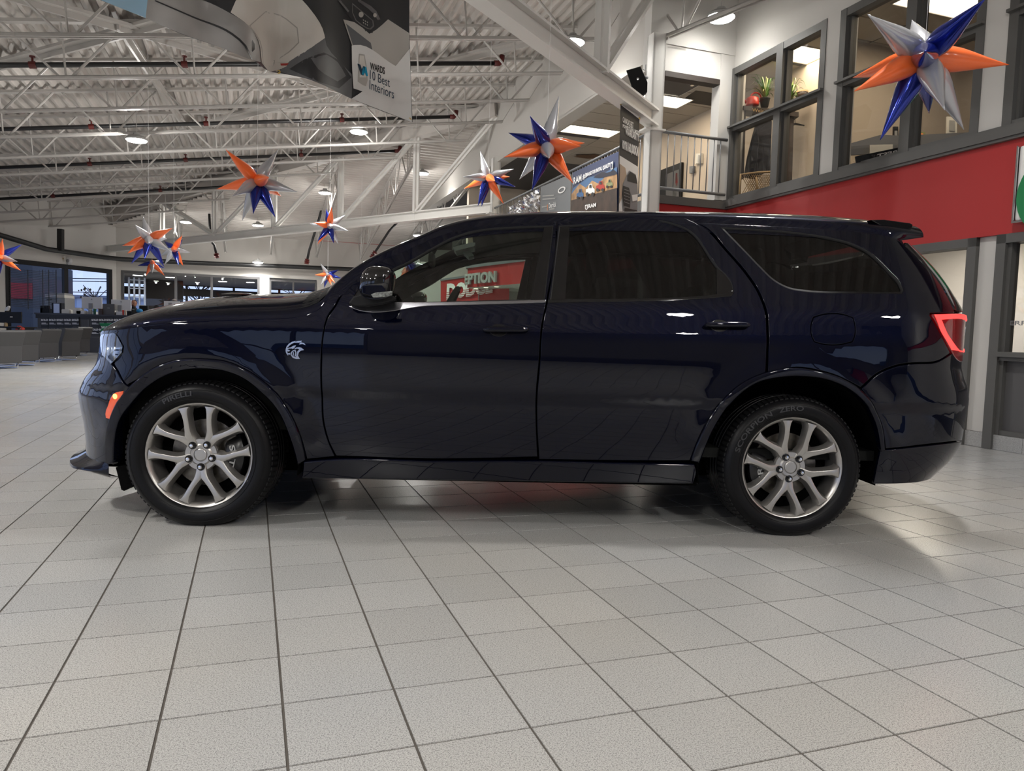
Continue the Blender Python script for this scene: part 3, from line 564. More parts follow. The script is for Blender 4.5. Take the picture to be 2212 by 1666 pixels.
for i, (x, y) in enumerate(((298, 597), (348, 612), (368, 625), (469, 597), (481, 610), (541, 612))):
    P = at_z(x, y, 3.1) if y < 640 else None
    if P.y > 43: P = at_z(x, y, 2.6)
    o = thing('downlight', 'small square downlight seen through the far windows, %s from the left' % ORD[i], 'light', (P.x, P.y, 3.13), TH); m = MB(); m.abox(-.18, -.18, 0, .18, .18, .012); m.build('lens', 'lens', o); m = MB(); m.abox(-.22, -.22, .005, .22, .22, .018); m.build('frame', 'steel_white', o)
# ================================================================ THE CAR
YAW = radians(2.6); CO = Vector((-1.542, 3.581, 0)); CU = Vector((cos(YAW), sin(YAW), 0)); CN = Vector((-sin(YAW), cos(YAW), 0)); HW = .96
def Lc(px, py, y):      # pixel -> car coordinates on the plane y (x rearwards, y inwards, z up)
    P = at_pl(px, py, CO + CN * y, CN) - CO; return Vector((P.dot(CU), y, P.z))
def pchip(xs, ys):
    n = len(xs); h = [xs[i + 1] - xs[i] for i in range(n - 1)]; d = [(ys[i + 1] - ys[i]) / h[i] for i in range(n - 1)]; m = [0.] * n; m[0] = d[0]; m[-1] = d[-1]
    for i in range(1, n - 1):
        if d[i - 1] * d[i] > 0:
            a, b = 2 * h[i] + h[i - 1], h[i] + 2 * h[i - 1]; m[i] = (a + b) / (a / d[i - 1] + b / d[i])
    def f(x):
        x = min(max(x, xs[0]), xs[-1]); i = 0
        while i < n - 2 and x > xs[i + 1]: i += 1
        t = (x - xs[i]) / h[i]
        return (2 * t**3 - 3 * t * t + 1) * ys[i] + (t**3 - 2 * t * t + t) * h[i] * m[i] + (-2 * t**3 + 3 * t * t) * ys[i + 1] + (t**3 - t * t) * h[i] * m[i + 1]
    return f
g_ = pchip([.22,.31,.41,.5,.66,.695,.722,.80,.95,1.005,1.03,1.10,1.19,1.22,1.4,1.55,1.62,1.75], [.075,.05,.030,.022,.0165,.0155,.006,.003,.0,.0005,.0035,.020,.045,.058,.135,.20,.232,.30])
XF, XR, NF, NR, AC = -.25, 3.5, 2.0, 2.3, 1.2
xn_ = pchip([.26,.32,.38,.44,.5,.56,.6,.64,.68,.72,.76,.8,.84,.88,.92,.96,1.0,1.04], [-.861,-.849,-.845,-.847,-.856,-.871,-.88,-.886,-.868,-.842,-.803,-.758,-.743,-.736,-.729,-.723,-.685,-.659])
xt_ = pchip([.26,.3,.34,.38,.42,.5,.6,.68,.72,.76,.8,.84,.88,.92,1.0,1.08,1.14,1.18,1.22,1.3,1.38,1.46,1.54,1.6,1.64,1.68], [4.0,4.015,4.058,4.115,4.158,4.21,4.223,4.234,4.236,4.23,4.22,4.193,4.175,4.158,4.159,4.168,4.178,4.186,4.177,4.129,4.072,3.997,3.889,3.791,3.716,3.62])
def F(a, z, off=0.):
    gg = g_(z)
    for x0 in (.0, 3.0):
        r = sqrt((a - x0)**2 + (z - .40)**2)
        if .3 < r < .75 and z > .4: gg -= .016 * math.exp(-((r - .49) / .075)**2) * min(1, (z - .4) / .1)
    hx = HW - gg
    if a < XF:
        th = min((XF - a) / AC * pi / 2, pi / 2); p = sin(th)**(2 / NF); q = 1 - max(cos(th), 0)**(2 / NF); x = XF - (XF - xn_(z)) * p; y = gg + hx * q
    elif a > XR:
        th = min((a - XR) / AC * pi / 2, pi / 2); p = sin(th)**(2 / NR); q = 1 - max(cos(th), 0)**(2 / NR); x = XR + (xt_(z) - XR) * p; y = gg + hx * q
    else: x = a; y = gg
    P = Vector((x, y, z))
    if off:
        return P + FN(a, z) * off
    return P
def FN(a, z):     # outward unit normal
    e = .012; du = F(min(a + e, 4.69), z) - F(max(a - e, -1.44), z); dv = F(a, z + e) - F(a, z - e); n = du.cross(dv)
    if n.length < 1e-9: return Vector((0, -1, 0))
    n.normalize()
    if a < -1.2: return n if n.x < 0 else -n
    if a > 4.4: return n if n.x > 0 else -n
    return n if n.y < 0 else -n
PN = {
'flare_f':[(-0.538,0.324),(-0.521,0.431),(-0.461,0.551),(-0.366,0.679),(-0.267,0.759),(-0.17,0.822),(-0.06,0.859),(0.051,0.864),(0.163,0.854),(0.273,0.807),(0.385,0.719),(0.458,0.616),(0.512,0.492),(0.533,0.375),(0.493,0.35),(0.458,0.5),(0.407,0.614),(0.331,0.704),(0.244,0.773),(0.156,0.807),(0.051,0.816),(-0.039,0.808),(-0.135,0.776),(-0.219,0.722),(-0.306,0.642),(-0.393,0.548),(-0.442,0.437),(-0.471,0.323)],
'flare_r':[(2.46,0.413),(2.484,0.507),(2.54,0.636),(2.622,0.756),(2.708,0.828),(2.825,0.878),(2.966,0.898),(3.072,0.887),(3.18,0.859),(3.292,0.801),(3.374,0.713),(3.426,0.615),(3.454,0.493),(3.431,0.483),(3.421,0.536),(3.388,0.635),(3.329,0.725),(3.22,0.807),(3.109,0.846),(3.003,0.857),(2.898,0.852),(2.759,0.816),(2.659,0.737),(2.589,0.637),(2.534,0.515),(2.506,0.404)],
'headlight':[(-1.08,0.985),(-0.609,0.975),(-0.553,0.978),(-0.475,0.965),(-0.408,0.913),(-0.414,0.882),(-0.513,0.829),(-1.1,0.815)],
'front_bumper':[(-1.45,0.8),(-0.514,0.82),(-0.409,0.768),(-0.348,0.727),(-0.322,0.715),(-0.339,0.68),(-0.409,0.556),(-0.468,0.437),(-0.492,0.328),(-0.671,0.316),(-1.45,0.3)],
'grille':[(-1.45,0.985),(-1.1,0.985),(-1.12,0.812),(-1.45,0.812)],
'fender':[(-0.554,0.984),(-0.436,0.991),(-0.27,1.009),(-0.174,1.025),(0.044,1.049),(0.263,1.063),(0.484,1.081),(0.593,1.123),(0.649,1.209),(0.687,1.192),(0.667,1.145),(0.631,1.085),(0.616,1.001),(0.606,0.859),(0.609,0.709),(0.62,0.548),(0.643,0.467),(0.674,0.395),(0.537,0.378),(0.512,0.492),(0.458,0.616),(0.385,0.719),(0.273,0.807),(0.163,0.854),(0.051,0.864),(-0.06,0.859),(-0.17,0.822),(-0.267,0.759),(-0.338,0.728),(-0.397,0.771),(-0.489,0.826),(-0.399,0.882),(-0.395,0.913),(-0.466,0.968)],
'front_door':[(0.692,1.183),(0.74,1.247),(0.811,1.334),(0.95,1.411),(1.065,1.469),(1.18,1.524),(1.299,1.561),(1.42,1.583),(1.601,1.605),(1.753,1.617),(1.755,1.591),(1.705,1.201),(1.679,1.062),(1.672,0.888),(1.664,0.736),(1.67,0.573),(1.683,0.415),(1.171,0.394),(0.681,0.398),(0.649,0.467),(0.626,0.548),(0.615,0.709),(0.612,0.859),(0.62,1.002),(0.636,1.079),(0.672,1.139)],
'front_window':[(0.734,1.15),(0.797,1.251),(0.939,1.337),(0.999,1.369),(1.125,1.451),(1.241,1.517),(1.358,1.555),(1.539,1.579),(1.745,1.594),(1.697,1.198),(1.139,1.165),(0.876,1.15),(0.749,1.139)],
'rear_door':[(1.765,1.619),(2.484,1.639),(2.535,1.607),(2.636,1.488),(2.728,1.368),(2.773,1.292),(2.808,1.181),(2.812,1.065),(2.807,0.873),(2.706,0.824),(2.619,0.751),(2.538,0.634),(2.482,0.505),(2.458,0.413),(2.08,0.405),(1.693,0.403),(1.677,0.573),(1.672,0.736),(1.68,0.889),(1.687,1.062),(1.713,1.201),(1.764,1.591)],
'rear_window':[(1.774,1.594),(2.411,1.619),(2.442,1.606),(2.583,1.412),(2.657,1.307),(2.659,1.279),(2.621,1.256),(2.568,1.247),(1.723,1.197)],
'quarter':[(2.501,1.637),(2.658,1.635),(2.98,1.632),(3.343,1.617),(3.565,1.594),(3.684,1.562),(3.778,1.484),(3.845,1.406),(3.88,1.316),(3.883,1.231),(3.886,1.207),(3.663,1.197),(3.659,1.18),(3.766,1.048),(3.822,0.994),(3.721,0.957),(3.483,0.928),(3.39,0.888),(3.298,0.811),(3.179,0.864),(3.072,0.892),(2.965,0.903),(2.819,0.871),(2.824,1.065),(2.82,1.184),(2.785,1.297),(2.741,1.373),(2.648,1.493),(2.548,1.613)],
'quarter_window':[(2.622,1.618),(2.828,1.614),(3.019,1.605),(3.208,1.581),(3.32,1.553),(3.391,1.517),(3.446,1.466),(3.497,1.403),(3.534,1.348),(3.542,1.31),(3.529,1.292),(3.29,1.286),(3.039,1.286),(2.949,1.298),(2.877,1.334),(2.805,1.407),(2.742,1.48)],
'fuel':[(3.044,1.128),(3.056,1.156),(3.083,1.166),(3.232,1.171),(3.262,1.16),(3.269,1.134),(3.264,1.062),(3.251,1.036),(3.218,1.026),(3.085,1.022),(3.054,1.03),(3.041,1.058)],
'taillight':[(3.674,1.19),(3.881,1.201),(4.35,1.205),(4.35,0.975),(3.843,0.996),(3.779,1.05),(3.672,1.18)],
'rear_bumper':[(3.304,0.802),(3.395,0.879),(3.486,0.919),(3.722,0.948),(3.813,0.979),(4.7,0.97),(4.7,0.44),(3.848,0.53),(3.717,0.526),(3.458,0.5),(3.43,0.615),(3.378,0.713)],
'valance':[(3.435,0.488),(3.462,0.491),(3.719,0.516),(3.852,0.52),(4.7,0.43),(4.7,0.32),(4.2,0.318),(3.8,0.315),(3.6,0.312),(3.43,0.308)],
'liftgate':[(4.7,1.215),(4.7,0.98),(4.37,0.985),(4.37,1.215)],
'rear_glass':[(3.75,1.573),(4.7,1.6),(4.7,1.222),(4.37,1.222),(3.923,1.218),(3.91,1.232),(3.911,1.318),(3.877,1.408),(3.81,1.486)],
'sill':[(0.508,0.277),(0.521,0.365),(0.676,0.381),(1.172,0.382),(1.689,0.394),(2.081,0.393),(2.483,0.394),(2.5,0.352),(2.488,0.289),(1.546,0.284)],
'belt_f':[(0.865,1.158),(1.138,1.172),(1.619,1.197),(1.704,1.202),(1.702,1.187),(1.619,1.181),(1.139,1.153),(0.749,1.13),(0.731,1.138)],
'belt_r':[(1.713,1.203),(2.569,1.257),(2.622,1.265),(2.652,1.278),(2.661,1.271),(2.644,1.247),(2.567,1.238),(1.711,1.185)],
'bpil_f':[(1.697,1.592),(1.752,1.595),(1.704,1.201),(1.626,1.196)],
'bpil_r':[(1.767,1.595),(1.829,1.597),(1.801,1.206),(1.716,1.201)],
'rq':[(2.581,1.394),(2.609,1.378),(2.657,1.307),(2.659,1.279),(2.622,1.261),(2.571,1.257)],
'sail':[(0.73,1.147),(0.783,1.248),(0.855,1.293),(0.881,1.275),(0.89,1.157),(0.749,1.139)],
'side_marker':[(-0.434,0.679),(-0.364,0.696),(-0.382,0.642),(-0.453,0.554),(-0.494,0.556),(-0.497,0.577),(-0.468,0.622)],
'handle_f':[(1.386,1.04),(1.408,1.059),(1.602,1.069),(1.625,1.051),(1.621,1.028),(1.591,1.021),(1.398,1.024)],
'handle_r':[(2.486,1.09),(2.517,1.112),(2.71,1.118),(2.731,1.097),(2.721,1.081),(2.68,1.073),(2.493,1.079)],
'cup_f':[(1.44,1.059),(1.462,1.072),(1.51,1.073),(1.531,1.062),(1.532,1.026),(1.512,1.012),(1.466,1.01),(1.445,1.023)],
'cup_r':[(2.541,1.113),(2.565,1.125),(2.612,1.126),(2.633,1.115),(2.631,1.076),(2.61,1.062),(2.563,1.062),(2.542,1.073)],
'emblem':[(0.437,0.963),(0.527,0.868)],
'mirror':[(0.776,1.333),(0.957,1.166)],
}
def resample(poly, step=.02, ang=38):
    n = len(poly); P = [Vector(p) for p in poly]; cor = []
    for i in range(n):
        a = P[i] - P[i - 1]; b = P[(i + 1) % n] - P[i]; cor.append(a.length < 1e-6 or b.length < 1e-6 or a.angle(b) > radians(ang))
    out = []
    for i in range(n):
        p0, p1, p2, p3 = P[i - 1], P[i], P[(i + 1) % n], P[(i + 2) % n]; ch = p2 - p1; L = ch.length
        def tan(pa, pb, pc, c): 
            if c: return ch
            t = (pb - pa).normalized() * (pc - pb).length + (pc - pb).normalized() * (pb - pa).length; return t.normalized() * L if t.length else ch
        t1 = tan(p0, p1, p2, cor[i]); t2 = tan(p1, p2, p3, cor[(i + 1) % n]); k = max(1, int(L / step))
        for j in range(k):
            t = j / k; out.append((2 * t**3 - 3 * t * t + 1) * p1 + (t**3 - 2 * t * t + t) * t1 + (-2 * t**3 + 3 * t * t) * p2 + (t**3 - t * t) * t2)
    return [(p.x, p.y) for p in out]
def area(p): return sum(p[i - 1][0] * p[i][1] - p[i][0] * p[i - 1][1] for i in range(len(p))) / 2
def pin(x, y, p):
    c = False
    for i in range(len(p)):
        (a, b), (q, r) = p[i - 1], p[i]
        if (b > y) != (r > y) and x < (q - a) * (y - b) / (r - b) + a: c = not c
    return c
def inset(p, d):      # ccw polygon moved inwards by d
    o = []; n = len(p)
    for i in range(n):
        a, b, c = Vector(p[i - 1]), Vector(p[i]), Vector(p[(i + 1) % n]); e1 = (b - a); e2 = (c - b)
        n1 = Vector((-e1.y, e1.x)).normalized() if e1.length else Vector((0, 0)); n2 = Vector((-e2.y, e2.x)).normalized() if e2.length else n1; m = (n1 + n2)
        m = m.normalized() / max(.5, sqrt(max(.01, (1 + n1.dot(n2)) / 2))) if m.length > 1e-6 else n1; q = b + m * d; o.append((q.x, q.y))
    return o
def skin(name, poly, m, parent, holes=(), off=0., edge=.003, depth=.016, step=.035, smooth=True, ang=38, rs=.02, raw=None):
    poly = resample(poly, rs, ang) if raw is None else raw
    if area(poly) < 0: poly = poly[::-1]
    hs = []
    for h in holes:
        h = resample(h, rs, ang)
        if area(h) > 0: h = h[::-1]
        hs.append(h)
    loops = [poly] + hs; ins = [inset(l, edge) if edge else l for l in loops]
    pts = []; edges = []; loop_idx = []
    for l in ins:
        i = len(pts); pts += l; edges += [(i + k, i + (k + 1) % len(l)) for k in range(len(l))]; loop_idx.append((i, len(l)))
    x0 = min(p[0] for p in poly); x1 = max(p[0] for p in poly); y0 = min(p[1] for p in poly); y1 = max(p[1] for p in poly); xx = x0 + step / 2; r = 0
    while xx < x1:
        yy = y0 + step / 2 * (1 + .5 * (r % 2))
        while yy < y1:
            if pin(xx, yy, ins[0]) and not any(pin(xx, yy, h) for h in ins[1:]):
                if all((xx - p[0])**2 + (yy - p[1])**2 > (step * .45)**2 for p in pts[:sum(l[1] for l in loop_idx)]): pts.append((xx, yy))
            yy += step
        xx += step; r += 1
    vv, ee, ff, ov, _, _ = delaunay_2d_cdt([Vector(p) for p in pts], edges, [], 0, 1e-6)
    tri = []
    for f in ff:
        cx = sum(vv[k].x for k in f) / len(f); cy = sum(vv[k].y for k in f) / len(f)
        if pin(cx, cy, ins[0]) and not any(pin(cx, cy, h) for h in ins[1:]): tri.append(tuple(f))
    V = [F(p.x, p.y, off) for p in vv]; N = [FN(p.x, p.y) for p in vv]; Fc = list(tri)
    if edge:
        for l, li in zip(loops, ins):
            idx = [min(range(len(vv)), key=lambda k: (vv[k].x - p[0])**2 + (vv[k].y - p[1])**2) for p in li]; n = len(l); b1 = len(V)
            for q, p, ii in zip(l, li, idx):
                B = F(q[0], q[1], off); nn = N[ii]; out = (B - V[ii]); out = out.normalized() if out.length > 1e-7 else nn
                V.append(B - nn * edge * .8); N.append((nn * .35 + out * .9).normalized())
            b2 = len(V)
            for k, ii in zip(range(n), idx): V.append(V[b1 + k] - N[ii] * depth); N.append(N[b1 + k])
            for k in range(n):
                j = (k + 1) % n
                if idx[k] != idx[j]: Fc.append((idx[k], b1 + k, b1 + j, idx[j]))
                Fc.append((b1 + k, b2 + k, b2 + j, b1 + j))
    me = bpy.data.meshes.new(name); me.from_pydata([tuple(v) for v in V], [], Fc); me.materials.append(MATS[m])
    me.update()
    # make the winding agree with the outward normal
    fl_ = [p.index for p in me.polygons if p.normal.dot(N[p.vertices[0]]) < 0]
    if fl_:
        Fc = [tuple(reversed(f)) if i in set(fl_) else f for i, f in enumerate(Fc)] if len(fl_) < 4000 else Fc
        me.clear_geometry(); me.from_pydata([tuple(v) for v in V], [], Fc); me.update()
    me.polygons.foreach_set('use_smooth', [True] * len(me.polygons)); me.normals_split_custom_set_from_vertices([tuple(n) for n in N])
    o = bpy.data.objects.new(name, me); COL.objects.link(o); o.parent = parent; return o
KS = 1.033     # body drawn at 1/KS size, then scaled up about the eye height
car = thing('suv', 'dark navy three-row suv parked side-on across the tiled floor with twin-spoke alloy wheels', 'car', (CO - E0) * KS + E0, YAW); car.scale = (KS, KS, KS)
MIR = []
def both(o): MIR.append(o); return o
WIN = [PN['front_window'], PN['rear_window']]
both(skin('fender', PN['fender'], 'car_paint', car))
both(skin('front_door', PN['front_door'], 'car_paint', car, [PN['front_window']]))
both(skin('rear_door', PN['rear_door'], 'car_paint', car, [PN['rear_window']]))
both(skin('rear_quarter', PN['quarter'], 'car_paint', car, [PN['quarter_window'], PN['fuel']]))
both(skin('fuel_door', inset(resample(PN['fuel'])[::1 if area(resample(PN['fuel'])) > 0 else -1], .0035), 'car_paint', car, ang=60))
both(skin('front_bumper', PN['front_bumper'], 'car_paint', car, [PN['side_marker']]))
both(skin('rear_bumper', PN['rear_bumper'], 'car_paint', car))
both(skin('rear_valance', PN['valance'], 'car_paint', car, ang=22))
both(skin('liftgate', PN['liftgate'], 'car_paint', car, edge=.002)); both(skin('rear_glass', PN['rear_glass'], 'car_black', car, edge=.002))
both(skin('grille', PN['grille'], 'car_black', car)); 
both(skin('rocker_panel', PN['sill'], 'car_paint', car, off=.006, edge=.008, depth=.03))
both(skin('wheel_flare', PN['flare_f'], 'car_paint', car, off=.014, edge=.009, depth=.05, step=.02, ang=50)); both(skin('wheel_flare', PN['flare_r'], 'car_paint', car, off=.014, edge=.009, depth=.05, step=.02, ang=50))
for a, b in (('front_window', 'car_glass'), ('rear_window', 'car_glass_dark'), ('quarter_window', 'car_glass_dark')): both(skin('side_glass', PN[a], b, car, off=-.010, edge=0))
for a in ('bpil_f', 'bpil_r', 'rq', 'sail'): both(skin('pillar_trim', PN[a], 'car_black' if a != 'sail' else 'car_rubber', car, off=-.003, edge=.002, depth=.006))
both(skin('belt_moulding', PN['belt_f'], 'chrome_dark', car, off=.004, edge=.003)); both(skin('belt_moulding', PN['belt_r'], 'car_black', car, off=.004, edge=.003))
def seal(poly, w, name='window_seal'):
    p = resample(poly); p = p if area(p) > 0 else p[::-1]; q = inset(p, w); V = []; Fc = []
    for k, (s, d) in enumerate(((p, -.002), (q, -.004), (q, -.016))): V += [F(x, z, d) for x, z in s]
    n = len(p)
    for a in (0, n):
        for k in range(n): j = (k + 1) % n; Fc.append((a + k, a + j, a + n + j, a + n + k))
    mb = MB(); mb.v = [tuple(v) for v in V]; mb.f = Fc; mb.m = [0] * len(Fc); return mb.build(name, 'car_rubber', car, smooth=True)
for a in ('front_window', 'rear_window', 'quarter_window'): both(seal(PN[a], .010))
# dark shell added behind the panels to keep light out of the gaps
body = [(-1.45, .30), (-.55, .30), (-.55, .43)] + [(.49 * cos(t), .39 + .48 * sin(t)) for t in [radians(k) for k in range(175, -5, -6)]] + [(.52, .3), (2.5, .3)] + [(3.0 + .48 * cos(t), .39 + .49 * sin(t)) for t in [radians(k) for k in range(175, -5, -6)]] + [(3.5, .3), (4.7, .3), (4.7, 1.55), (3.74, 1.57), (3.56, 1.6), (3.34, 1.61), (2.5, 1.63), (1.75, 1.61), (1.42, 1.58), (1.18, 1.52), (.95, 1.41), (.8, 1.32), (.65, 1.19), (.55, 1.08), (-.27, .99), (-.5, .97), (-1.45, .97)]
both(skin('gap_light_block', body, 'liner', car, [PN['front_window'], PN['rear_window'], PN['quarter_window']], off=-.034, edge=0, step=.08, ang=10, rs=.06))
# upper shell
zc_ = pchip([-.60,-.356,-.174,.044,.263,.484,.593,.643,.689,.809,.948,1.064,1.179,1.298,1.419,1.601,1.852,2.287,2.662,2.984,3.348,3.557,3.728], [.964,.987,1.021,1.043,1.058,1.076,1.12,1.204,1.264,1.36,1.438,1.493,1.549,1.586,1.609,1.631,1.646,1.66,1.664,1.661,1.643,1.616,1.605])
zt_ = pchip([-.60,-.45,-.35,-.25,-.15,-.05,.05,.15,.25,.35,.45,.55,.65,.75,.85,.95,1.05,1.15,1.25,1.35,1.45,1.65,1.85,2.05,2.25,2.45,2.65,2.85,3.05,3.25,3.45,3.65,3.75], [1.00,1.095,1.13,1.158,1.184,1.198,1.208,1.218,1.223,1.229,1.243,1.274,1.315,1.392,1.455,1.508,1.556,1.608,1.645,1.67,1.687,1.708,1.72,1.729,1.737,1.745,1.751,1.755,1.759,1.757,1.752,1.745,1.735])
NT = 2.2
def T(x, ph, off=0.):
    z0 = zc_(x); zt = zt_(x); y0 = F(x if x >= XF else XF - AC * math.asin(min(1, ((XF - x) / (XF - xn_(z0)))**(NF / 2))) / (pi / 2), z0).y
    cc = max(cos(ph), 0)**(2 / NT); ss = max(sin(ph), 0)**(2 / NT); P = Vector((x, y0 + (HW - y0) * (1 - cc), z0 + (zt - z0) * ss))
    if off: P.z += off
    return P
def shell(name, x0, x1, f0, f1, m, nx=24, nf=14, off=0., xf=None):
    mb = MB(); rows = []
    for i in range(nx + 1):
        r = []
        for j in range(nf + 1):
            ph = radians(f0 + (f1 - f0) * j / nf); xx = x0 + (x1 - x0) * i / nx
            if xf: xx = xf(i / nx, j / nf)
            if j == 0 and f0 == 0:
                z0 = zc_(xx); aa = xx if xx >= XF else XF - AC * math.asin(min(1, ((XF - xx) / (XF - xn_(z0)))**(NF / 2))) / (pi / 2)
                for dz in (.075, .05, .02): r.append(F(aa, z0 - dz, -.007 if dz > .03 else -.003))
            r.append(T(xx, ph, off))
        if f1 == 90: r += [Vector((p.x, 2 * HW - p.y, p.z)) for p in reversed(r[:-1])]
        rows.append(r)
    mb.grid(rows); return mb.build(name, m, car, smooth=True)
shell('hood', -.595, .50, 0, 90, 'car_paint', 40, 22, xf=lambda i, j: -.595 - .085 * sin(j * pi / 2) + (1.095 + .085 * sin(j * pi / 2)) * i)
shell('cowl', .50, .66, 12, 90, 'car_rubber', 4, 16); both(shell('pillar', .50, 1.32, 0, 40, 'car_paint', 40, 8))
shell('windshield', .66, 1.32, 40, 90, 'car_glass', 24, 16); shell('roof', 1.32, 3.73, 0, 90, 'car_paint', 60, 22)
shell('headliner', 1.32, 3.6, 8, 90, 'headliner', 24, 12, off=-.05)
for o in [x for x in car.children if x.name.startswith('hood')][:1]:
    mb = MB(); mb.lathe((.05, HW - .42, 1.199), (0, 0, 1), [(.0, .012), (.05, .010), (.1, .0)], 20, caps=False); both(mb.build('hood_vent', 'car_black', car, smooth=True))
# spoiler, fin
def side_prism(name, px, y, y1, m, bevel=0, par=None, both_=False):
    mb = MB(); P = [Lc(a, b, y) for a, b in px]; mb.prism(P, (0, y1 - y, 0)); o = mb.build(name, m, par or car, bevel=bevel)
    if both_: both(o)
    return o
side_prism('spoiler', [(1880, 475), (1911, 474.5), (1966, 482), (1972, 485), (1971, 492), (1962, 497), (1944, 509), (1922, 497), (1900, 486)], .26, 1.66, 'car_black', .004)
mb = MB(); mb.prism([Vector((3.05, HW - .03, 1.755)), Vector((3.09, HW - .03, 1.785)), Vector((3.19, HW - .03, 1.792)), Vector((3.24, HW - .03, 1.755))], (0, .06, 0)); mb.build('antenna_fin', 'car_black', car, bevel=.006)
# lower lip
mb = MB(); rows = []
for i in range(31):
    a = -.52 - (.93) * i / 30; th = (XF - a) / AC * pi / 2; p = sin(th)**(2 / NF); q = 1 - max(0, cos(th))**(2 / NF); k = min(1, i / 8)
    r = []
    for o_, z in ((-.03, .335), (.0, .322), (.035 * k, .30), (.07 * k, .286), (.072 * k, .274), (.03 * k, .262), (-.02, .245), (-.08, .238)):
        n = FN(a, .32); r.append(Vector((XF + (-.858 - XF) * p, g_(.3) + (HW - g_(.3)) * q, z)) + Vector((n.x, n.y, 0)) * o_)
    rows.append(r)
mb.grid(rows); both(mb.build('front_lip', 'car_paint', car, smooth=True, auto=50))
mb = MB(); mb.prism([Lc(x, y, .08) for x, y in ((250, 1010), (262, 1058), (268, 1061), (292, 1046), (300, 1000))], (0, .35, 0)); both(mb.build('air_deflector', 'liner', car))
# head and tail lamps
hl = both(skin('headlight', PN['headlight'], 'headlight_glass', car, off=-.001, edge=.0)); 
b_ = skin('lamp_bowl', PN['headlight'], 'lamp_clear', hl, off=-.03, edge=0); b_.parent = hl
p = resample(PN['headlight']); p = p if area(p) > 0 else p[::-1]; q = inset(p, .012); mb = MB(); n = len(p); mb.v = [tuple(F(x, z, -.001)) for x, z in p] + [tuple(F(x, z, -.03)) for x, z in q]; mb.f = [(k, (k + 1) % n, n + (k + 1) % n, n + k) for k in range(n)]; mb.m = [0] * n; mb.build('lamp_rim', 'car_black', hl, smooth=True)
for a, z, r in ((-.70, .90, .042), (-.88, .90, .042)):
    P = F(a, z, -.028); N_ = FN(a, z); mb = MB(); mb.lathe(P, N_, [(r * 1.15, 0), (r * 1.1, .018), (r, .02), (r * .9, .010), (.0, .024)], 20); mb.build('projector', 'lamp_clear', hl, smooth=True)
for k in range(5): mb = MB(); mb.box(F(-.565 + .012 * k, .955 - .022 * k, -.02), F(-.47 - .004 * k, .955 - .022 * k, -.02) - F(-.565 + .012 * k, .955 - .022 * k, -.02), (0, -.008, 0), (0, 0, .007)); mb.build('lamp_fin', 'car_black', hl)
mb = MB(); P = F(-.62, .90, -.012); mb.lathe(P, FN(-.62, .9), [(.0, .003), (.009, 0)], 10); mb.build('led', 'led_white', hl)
sm = both(skin('side_marker', PN['side_marker'], 'lamp_amber', car, off=.002, edge=.003, depth=.01, ang=50)); mb = MB(); mb.lathe(F(-.415, .668, .003), FN(-.41, .66), [(0, .003), (.008, .002), (.013, 0)], 12); mb.build('bulb', 'lamp_amber_lit', sm)
tl = both(skin('tail_lamp', PN['taillight'], 'lamp_red', car, off=.004, edge=.004, depth=.02))
def pa(px, py):   # panel coordinates of a pixel on the body side (fixed point)
    y = .25
    for _ in range(40):
        P = Lc(px, py, y); x, z = P.x, P.z
        if x > XR: pp = min((x - XR) / (xt_(z) - XR), .9999); yn = g_(z) + (HW - g_(z)) * (1 - (1 - pp**NR)**(1 / NR)); a = XR + AC * math.asin(pp**(NR / 2)) / (pi / 2)
        else: yn = g_(z); a = x
        y = .5 * y + .5 * yn
    return (a, z)
band = [pa(2017, 680.5), pa(2060, 679.5), (4.33, 1.197), (4.33, 1.165), pa(2058, 689), pa(2031, 691), pa(2044, 722), pa(2062, 748), (4.30, 1.03), (4.30, .992), pa(2054, 756), pa(2046, 741), pa(2030, 712)]
skin('lit_band', band, 'lamp_red_lit', tl, off=.009, edge=.002, depth=.006, step=.02, rs=.012)
skin('reverse_lens', [(4.12, 1.14), (4.33, 1.14), (4.33, 1.085), (4.2, 1.08)], 'lamp_clear', tl, off=.008, edge=.002, depth=.006, step=.02, ang=50)
# handles
def capsule(mb, P, Q, r, k=1., n=12, squash=.6):
    P, Q = Vector(P), Vector(Q); d = (Q - P); L = d.length; d.normalize(); y = Vector((0, -1, 0)); u = d.cross(y); rows = []
    for s, w in ((0, .0), (.015, .45), (.05, .8), (.12, 1), (.5, 1.05), (.88, 1), (.95, .8), (.985, .45), (1, .0)):
        c = P + d * L * s; rows.append([c + (u * cos(2 * pi * j / n) + y * sin(2 * pi * j / n) * squash) * r * w for j in range(n)])
    mb.grid(rows, closeu=True)
for nm, a0, z0, a1, z1, kh in (('front', 1.392, 1.039, 1.618, 1.046, True), ('rear', 2.492, 1.094, 2.724, 1.100, False)):
    cup = [((a0 + a1) / 2 - .035 + .047 * cos(t), (z0 + z1) / 2 + .001 + .033 * sin(t)) for t in [2 * pi * k / 20 for k in range(20)]]
    A_, B_ = F(a0, z0, .028), F(a1, z1, .028)
    cu_ = skin('handle_cup', cup, 'car_black', car, off=.0015, edge=.004, depth=.003, step=.02, ang=50); both(cu_)
    mb = MB(); capsule(mb, A_, B_, .0135, n=14, squash=.9); mb.tube([F(a0 + .012, z0, 0), F(a0 + .012, z0, .028)], .010, 8); mb.tube([F(a1 - .012, z1, 0), F(a1 - .012, z1, .028)], .010, 8); h = both(mb.build('door_handle', 'car_paint', car, smooth=True))
    if kh: mb = MB(); mb.lathe(F(a1 - .025, z1, .036), (0, -1, 0), [(0, .004), (.006, .003), (.008, 0)], 14); mb.build('lock_cylinder', 'chrome', h, smooth=True)
